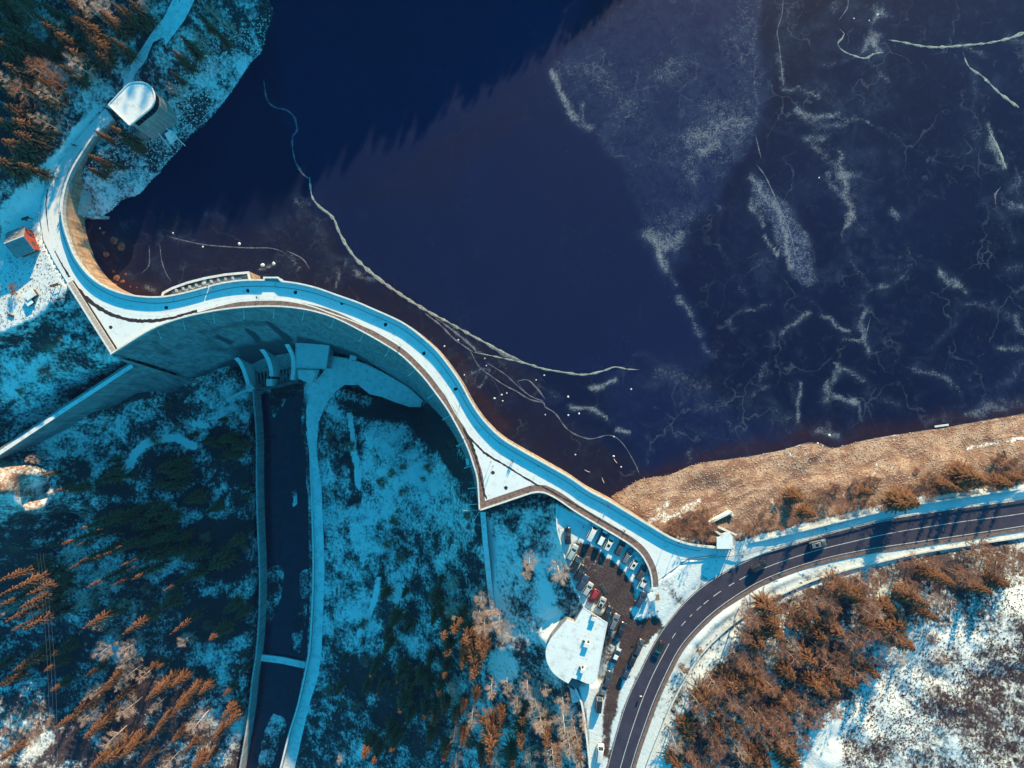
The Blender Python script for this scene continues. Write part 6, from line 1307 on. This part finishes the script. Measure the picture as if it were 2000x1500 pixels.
# left wood, lit crowns
for px, py, d in ((176,1027,46),(205,1030,26),(244,1001,18),(137,1058,44),(241,1066,28),(217,1078,34),(197,1085,34),(172,1090,40),(152,1104,34),(250,1099,30),(268,1091,24),(272,1125,38),(186,1140,32),(235,1136,28),(332,1147,30),(18,1128,54),(48,1142,56),(70,1155,40),(10,1160,46),(57,1180,54),(30,1206,44),(64,1221,50),(40,1224,36),(70,1285,54),(45,1300,40),(20,1328,48),(178,1219,46),(254,1230,42),(345,1230,28),(165,1378,60),(150,1396,40),(235,1362,40),(352,1377,40),(199,1412,50),(180,1430,40),(318,1408,34),(303,1432,34),(225,1472,70),(255,1462,54),(195,1485,50),(385,1492,44),(122,1413,30),(8,1180,40),(0,1300,36),(20,1470,40),(165,1060,24),(262,1108,22)):
    gzz = on_ground(px, py, 8).z; h_ = min(27, max(10, (-12 if py < 1175 else -22)-gzz)) if py < 1260 else min(16, 5+d*.20)
    plant('conifer', px, py, h_, G1, max(.4, d/54.0), None, .8 if py < 1260 else .6)
for px, py, d in ((146,1076,36),(300,1118,32),(210,1147,34),(200,1118,30),(143,1152,24),(166,1163,26),(25,1184,40),(206,1212,40),(213,1262,56),(257,1262,50),(252,1288,44),(365,1247,38),(257,1313,36),(282,1318,28),(187,1349,34),(252,1383,46),(307,1377,26),(387,1410,50),(332,1487,34),(245,1178,24),(268,1185,26),(180,1170,26),(222,1230,20),(160,1182,24),(222,1440,44),(72,895,26),(175,1395,40),(240,1335,26)):
    plant('pale', px, py, 6+d*.18, G1, max(.4, d/42.0))
# left wood, crowns in shade
for px, py, d in ((150,897,30),(221,900,22),(221,912,14),(100,925,26),(210,935,50),(232,950,44),(205,955,36),(245,930,30),(150,955,40),(125,955,30),(322,915,56),(345,925,50),(310,945,46),(282,952,44),(350,905,40),(335,950,46),(440,857,50),(464,872,52),(455,890,44),(420,868,34),(400,862,30),(375,975,50),(398,985,46),(360,985,36),(415,995,40),(430,897,20),(375,850,20),(432,820,20),(300,1000,54),(275,1025,50),(232,1012,46),(312,1050,60),(300,1085,52),(285,1060,50),(325,1015,50),(340,1080,48),(395,1045,60),(437,1035,64),(420,1070,60),(455,1060,50),(375,1087,60),(425,1100,64),(462,1100,54),(400,1120,50),(375,1125,50),(440,1130,54),(355,1050,34),(472,950,14),(487,962,18),(478,972,12),(400,1200,50),(450,1187,54),(425,1237,58),(462,1245,54),(412,1275,48),(440,1210,50),(470,1200,40),(455,1275,40),(472,1281,14),(478,1307,22),(461,1312,16),(445,1350,30),(446,1390,44),(450,1408,46),(428,1432,42),(375,1350,46),(325,1337,50),(275,1337,46),(350,1330,40),(400,1345,40),(160,1305,54),(150,1325,44),(185,1310,40),(225,1325,46),(205,1345,36),(300,1355,46),(330,1180,44),(300,1200,46),(280,1160,40),(320,1230,44),(385,1170,44),(120,1270,40),(105,1300,40),(95,1180,40),(110,1215,44),(300,1300,30),(315,1300,22),(150,1240,44),(115,1340,36),(370,1460,36),(410,1480,34),(290,1480,34),(345,1440,30)):
    if d > 25 and random.random() < .30: continue
    plant('conifer', px, py, min(18, 5+d*.22), G1, max(.3, d/58.0))
# slope between the valley road and the car park
for px, py, d in ((752,1162,34),(770,1212,44),(796,1226,32),(757,1264,40),(782,1318,48),(820,1325,40),(837,1342,40),(787,1375,50),(712,1350,30),(717,1462,54),(735,1475,44),(770,1450,48),(760,1430,36),(850,1400,48),(830,1390,40),(672,1287,18),(800,1400,36),(870,1380,40),(840,1290,36),(905,1380,34),(930,1360,30),(660,1350,26),(800,1340,40),(755,1240,30),(860,1345,44),(890,1400,40),(790,1160,26),(850,1170,40),(860,1195,36),(1000,1480,50),(1130,1470,30),(1020,1400,40),(940,1480,40),(980,1400,30),(870,1470,44),(840,1440,40),(905,1440,36)):
    plant('conifer', px, py, min(20, 5+d*.25), G2, max(.3, d/50.0))
for px, py, d in ((730,1307,30),(742,1343,24),(761,1346,10),(860,1136,18),(848,1207,34),(870,1232,48),(875,1267,36),(890,1222,44),(914,1243,42),(937,1250,46),(925,1276,44),(926,1306,50),(905,1290,34),(870,1311,26),(945,1270,36),(900,1205,30),(960,1442,60),(1017,1440,40),(1067,1435,44),(955,1470,36),(1090,1490,30),(905,1262,34)):
    plant('conifer', px, py, min(25, 9+d*.28), G2, max(.35, d/46.0))
for px, py, d in ((668,1475,24),(885,1140,34),(885,1187,46),(937,1195,40),(940,1165,40),(945,1220,50),(975,1212,44),(960,1190,36),(985,1235,40),(885,1337,34),(890,1360,30),(887,1432,30),(922,1400,34),(970,1482,40),(1055,1400,54),(1102,1412,50),(1100,1370,34),(1035,1475,40),(1080,1477,44),(1112,1452,40),(1045,1365,40),(990,1340,30),(960,1345,30),(1030,1340,34),(1092,1117,44),(1035,1097,36),(1028,1118,26),(905,1440,26),(1010,1370,34),(1065,1340,30),(1125,1440,28),(890,1485,30),(1130,1480,30),(1140,1410,24)):
    plant('pale', px, py, 7+d*.2, G2, max(.4, d/44.0))
# sunlit wood right of the road
def scatter(poly, spacing, jitter=.35, tries=1.0):
    xs = [p[0] for p in poly]; ys = [p[1] for p in poly]; out = []; y = min(ys); row = 0
    while y < max(ys):
        x = min(xs)+(row % 2)*spacing*.5
        while x < max(xs):
            qx, qy = x+random.uniform(-1,1)*spacing*jitter, y+random.uniform(-1,1)*spacing*jitter
            if inside(np.array([qx]), np.array([qy]), poly)[0] and random.random() < tries: out.append((qx, qy))
            x += spacing
        y += spacing*.87; row += 1
    return out
wood = [(1285,1510),(1320,1440),(1332,1385),(1368,1330),(1440,1265),(1452,1205),(1530,1165),(1610,1132),(1700,1115),(1800,1082),(1900,1066),(2010,1052),(2010,1120),(1960,1140),(1915,1165),(1860,1180),(1800,1215),(1775,1255),(1735,1285),(1690,1340),(1640,1365),(1605,1400),(1590,1440),(1560,1510)]
gaps = [(1650,1205,24),(1700,1210,18),(1565,1270,20),(1700,1270,18),(1745,1145,14),(1525,1330,20),(1890,1150,20),(1500,1300,18),(1570,1350,16)]
for px, py in scatter(wood, 32, .5):
    if any(math.hypot(px-a, py-b) < c for a, b, c in gaps): continue
    cz = math.sin(px*.021+1)+math.sin(py*.027+px*.011)
    kind = 'conifer' if (random.random() < (.50 if cz > .35 else .16)) else ('pale' if random.random() < .08 else 'brown')
    h_ = random.uniform(9, 14) if kind != 'conifer' else random.uniform(9, 15)
    plant(kind, px, py, h_, G3, random.uniform(.5, 1.0) if kind != 'conifer' else random.uniform(.7, 1.1))
for px, py in ((1822,1245),(1768,1100),(1838,1285)): plant('brown', px, py, 7, G3)
for px, py, h_ in ((1372,1048,7.5),(1345,1040,6.5),(1392,1030,6),(1300,1030,4.5),(1470,1040,6),(1522,1030,6.5),(1640,1005,7),(1720,990,6.5),(1810,972,6),(1880,958,6),(1930,950,7),(1360,1030,5)): plant('brown', px, py, h_, G6, .42)
# lake bank
for px, py, d in ((1557,972,40),(1582,1003,34),(1776,980,56),(1760,985,44),(1895,932,50),(1915,940,36),(1848,948,36),(1963,945,34),(1698,962,22),(1865,955,30),(1990,935,30)): plant('conifer', px, py, 5+d*.13, G6, d/44.0)
bb = [(1330,1005),(1375,990),(1400,1010),(1395,1050),(1330,1045),(1290,1025)]
for px, py in scatter(bb, 17): plant('shrub', px, py, random.uniform(1.4, 2.6), G5)
bb = [(1445,1020),(1480,1000),(1540,965),(1600,950),(1700,935),(1800,915),(1900,900),(2010,885),(2010,930),(1900,952),(1800,968),(1700,988),(1600,1008),(1500,1032),(1450,1045)]
for px, py in scatter(bb, 23, .4, .85): plant('shrub', px, py, random.uniform(1.4, 3.0), G5)
for px, py in ((1480,1245),(1462,1270),(1520,1165),(1365,1268),(1330,1300),(1338,1310)): plant('shrub', px, py, 1.6, 'shrubs on the snow strip below the road')
for px, py in ((257,637),(29,572),(25,560),(1283,1166)): plant('shrub', px, py, 1.8, 'shrubs near the dam ends', .6)
for px, py in ((688,744),(698,740),(710,741),(722,744),(734,748),(745,752),(703,750),(718,754),(732,757),(744,761),(692,751)): plant('shrub', px, py, 1.7, 'shrubs in the planted bed on the terrace', .95, None, .5)
# upper left hillside
hill = [(-10,-10),(190,-10),(228,40),(208,105),(172,138),(140,165),(110,205),(85,245),(62,285),(30,318),(-10,350)]
for px, py in scatter(hill, 33, .4, .86):
    if dist_line(np.array([px]), np.array([py]), [(205,210),(244,160),(283,110),(319,70),(342,36),(357,0)])[0] < 34: continue
    k_ = random.random(); plant('conifer' if k_ < .86 else 'pale' if k_ < .93 else 'brown', px, py, random.uniform(9, 15), G4, random.uniform(.7, 1.05))
for px, py, d in ((370,88,30),(355,115,30),(240,262,36),(252,280,30),(190,312,24),(185,335,20),(200,265,18),(430,70,22),(400,40,24),(255,30,30),(225,320,14),(240,25,26),(235,90,26),(345,150,18),(60,330,30),(270,20,30)): plant('conifer', px, py, 5+d*.3, G4, d/46.0)
for px, py, d in ((290,15,30),(395,80,30),(420,30,34),(345,180,26),(455,60,26),(90,240,34)): plant('pale', px, py, 7+d*.15, G4, d/44.0)
# ridge beyond the top edge: one far wood whose shadow falls on the lake
rV, rF, rT, off_ = [], [], [], 0
for i in range(190):
    V, F, T = conifer_crown(300+i % 6, 20, 3.4, 9, .1); s = random.uniform(.20, .36) if not 59 < i < 72 else random.uniform(.40, .62); w__ = random.uniform(.7, 1.0); x = -150+i*1.18+random.uniform(-1.2,1.2); y = 170+random.uniform(-5, 5)
    rV.append(V*np.array((w__, w__, s))+np.array((x, y, ground_z(x, y)))); rF.append(F+off_); rT.append(T); off_ += len(V)
link('ridge_wood', tri_mesh('ridge_wood', np.vstack(rV), np.vstack(rF), M['conifer'], {'tip': np.concatenate(rT)}), None, kind='stuff')
for k in range(75):
    px, py = random.choice(((random.uniform(20, 480), random.uniform(720, 1250)), (random.uniform(640, 930), random.uniform(800, 1480))))
    plant('shrub', px, py, random.choice((1.0, 1.5, 2.2, 3.0)), 'bare bushes scattered over the shaded valley floor', None, None, .5)
# labels: rank of every plant among its kind by distance from the landmark it stands closest to
from collections import defaultdict
buck = defaultdict(list)
for i, t in enumerate(TREES):
    nm, lx, ly = min(LM, key=lambda l: math.hypot(l[1]-t[6], l[2]-t[7])); dx, dy = t[6]-lx, t[7]-ly
    side = ('right of' if dx > 0 else 'left of') if abs(dx) > abs(dy) else ('below' if dy > 0 else 'above'); buck[(t[0], nm, side)].append((math.hypot(dx, dy), i))
LAB = {}
for (kind, nm, side), L in buck.items():
    L.sort()
    for k, (_, i) in enumerate(L): LAB[i] = f"{NAMES[kind][1]} {side} the {nm}, {ORD[min(k, 38)] if len(L) > 1 else 'the only one there'}"
for i, (kind, v, b, s, wd, rot, px, py, grp) in enumerate(TREES):
    nm, _, cat = NAMES[kind]; a, tr_, tw_m, H0 = PRO[kind][v]
    if True:
        lab = LAB[i]
        if kind == 'conifer': lab = ('tall ' if s > .95 else 'small ' if s < .5 else 'slim ' if wd < .65 else '') + lab
    e = empty(nm, b, lab, cat, grp, rot); e.scale = (wd, wd, s)
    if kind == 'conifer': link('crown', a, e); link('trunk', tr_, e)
    else:
        link('branches', a, e); link('twigs', tw_m, e)
        if tr_: link('trunk', tr_, e)

# ------------------------------------------------------------------ ground cover that nobody could count
def scatter_stuff(name, poly, n, zfun, size, mat, shape, keep=None):
    xs = [p[0] for p in poly]; ys = [p[1] for p in poly]; X = RNG.uniform(min(xs), max(xs), n); Y = RNG.uniform(min(ys), max(ys), n); ok = inside(X, Y, poly)
    if keep is not None: ok &= keep(X, Y)
    X, Y = X[ok], Y[ok]; V = []; F = []
    for x, y in zip(X, Y):
        z0 = zfun(x, y); k = (CAM_H-z0)/CAM_H*GSD; wx, wy = (x-1000)*k, (750-y)*k; wz = ground_z(wx, wy); s = random.uniform(*size); i = len(V); t0 = random.random()*6.28
        if shape == 'stone':
            m_ = 5; V += [(wx+s*.25*random.uniform(-1,1), wy+s*.25*random.uniform(-1,1), wz+s*.55)]+[(wx+s*.55*random.uniform(.7,1.2)*math.cos(t0+1.257*q), wy+s*.55*random.uniform(.7,1.2)*math.sin(t0+1.257*q), wz-.05) for q in range(m_)]
            F += [(i, i+1+q, i+1+(q+1) % m_) for q in range(m_)]
        else:
            for q in range(4):
                t = t0+q*1.57+random.uniform(-.4,.4); l = s*random.uniform(.6,1.2); j = len(V); ox, oy = math.cos(t), math.sin(t)
                V += [(wx-oy*l*.28, wy+ox*l*.28, wz), (wx+oy*l*.28, wy-ox*l*.28, wz), (wx+ox*l, wy+oy*l, wz+s*random.uniform(.35,.8))]; F.append((j, j+1, j+2))
    link(name, np_mesh(name, np.array(V), np.array(F), None, False), None, kind='stuff', mat=mat)
scatter_stuff('bank_stones', [(1197,972),(1250,938),(1362,907),(1500,889),(1582,868),(1625,879),(1700,861),(1800,846),(2000,813),(2010,900),(1850,930),(1700,955),(1560,985),(1450,1010),(1300,1020),(1240,1000)], 11000, lambda x, y: -6, (.18,.60), M['stone'], 'stone')
def blob(X, Y): return (np.sin(X*.045+1.3)*np.sin(Y*.06+.4)+np.sin(X*.021+Y*.033)+.5*np.sin(X*.13)*np.sin(Y*.11)+RNG.normal(0, 1.3, X.shape)) > 0.0
scatter_stuff('bracken', field[1:5]+[(2020,1150),(2020,1510),(1640,1510)], 26000, lambda x, y: 4, (.12,.42), M['bracken'], 'tuft', blob)
scatter_stuff('grass_tufts', [(1300,1340),(1400,1240),(1470,1190),(1560,1140),(1660,1108),(1700,1106),(1540,1165),(1450,1245),(1375,1320),(1330,1400),(1290,1470)], 2600, lambda x, y: 0, (.2,.5), M['tuft'], 'tuft')
scatter_stuff('plaza_grass', [(0,500),(40,445),(80,405),(85,470),(105,515),(130,555),(110,580),(60,630),(0,660)], 1300, lambda x, y: 0, (.12,.3), M['tuft'], 'tuft')
scatter_stuff('rubble', [(170,410),(160,345),(215,300),(240,250),(330,200),(420,70),(520,10),(515,95),(430,210),(340,300),(285,375),(210,412)], 9000, lambda x, y: -5, (.15,.5), M['snow'], 'stone')
# power cables crossing the lower left wood
pc = empty('power_cable', W(90, 1250, -8), 'three thin power cables stretched over the lower left wood', 'cable'); f = rel_to(pc)
for dx in (0, 6, 12):
    mb = MB(); a, b = W(72+dx, 1080, -4), W(96+dx*1.3, 1500, -6); mb.tube([a.lerp(b, t)-Vector((0,0,6*4*t*(1-t)*.3)) for t in np.linspace(0,1,12)], .02, 4); f(mb.obj('cable', M['grey_metal'], pc))

buck = defaultdict(list)
for o, nm0, px, py in RANK:
    nm, lx, ly = min(LM, key=lambda l: math.hypot(l[1]-px, l[2]-py)); dx, dy = px-lx, py-ly
    side = ('right of' if dx > 0 else 'left of') if abs(dx) > abs(dy) else ('below' if dy > 0 else 'above'); buck[(nm0, nm, side)].append((math.hypot(dx, dy), o))
for (nm0, nm, side), L in buck.items():
    L.sort(key=lambda t: t[0])
    for k, (_, o) in enumerate(L): o['label'] = f"small {nm0} {side} the {nm}, {ORD[k] if len(L) > 1 else 'the only one there'}"
# ------------------------------------------------------------------ thin blue haze volume, added to lift the dark tones towards navy
mh = bpy.data.materials.new('haze'); mh.use_nodes = True; t = mh.node_tree; t.nodes.clear(); ov = t.nodes.new('ShaderNodeOutputMaterial'); pv_ = t.nodes.new('ShaderNodeVolumePrincipled')
pv_.inputs['Color'].default_value = (0.30, 0.40, 1.0, 1); pv_.inputs['Density'].default_value = 0.00005; pv_.inputs['Anisotropy'].default_value = 0.0
t.links.new(pv_.outputs[0], ov.inputs[1])
mb = MB(); mb.box((0, 0, 65), (1860, 1860, 290)); link('haze', mb.mesh('haze', mh), None, kind='stuff')
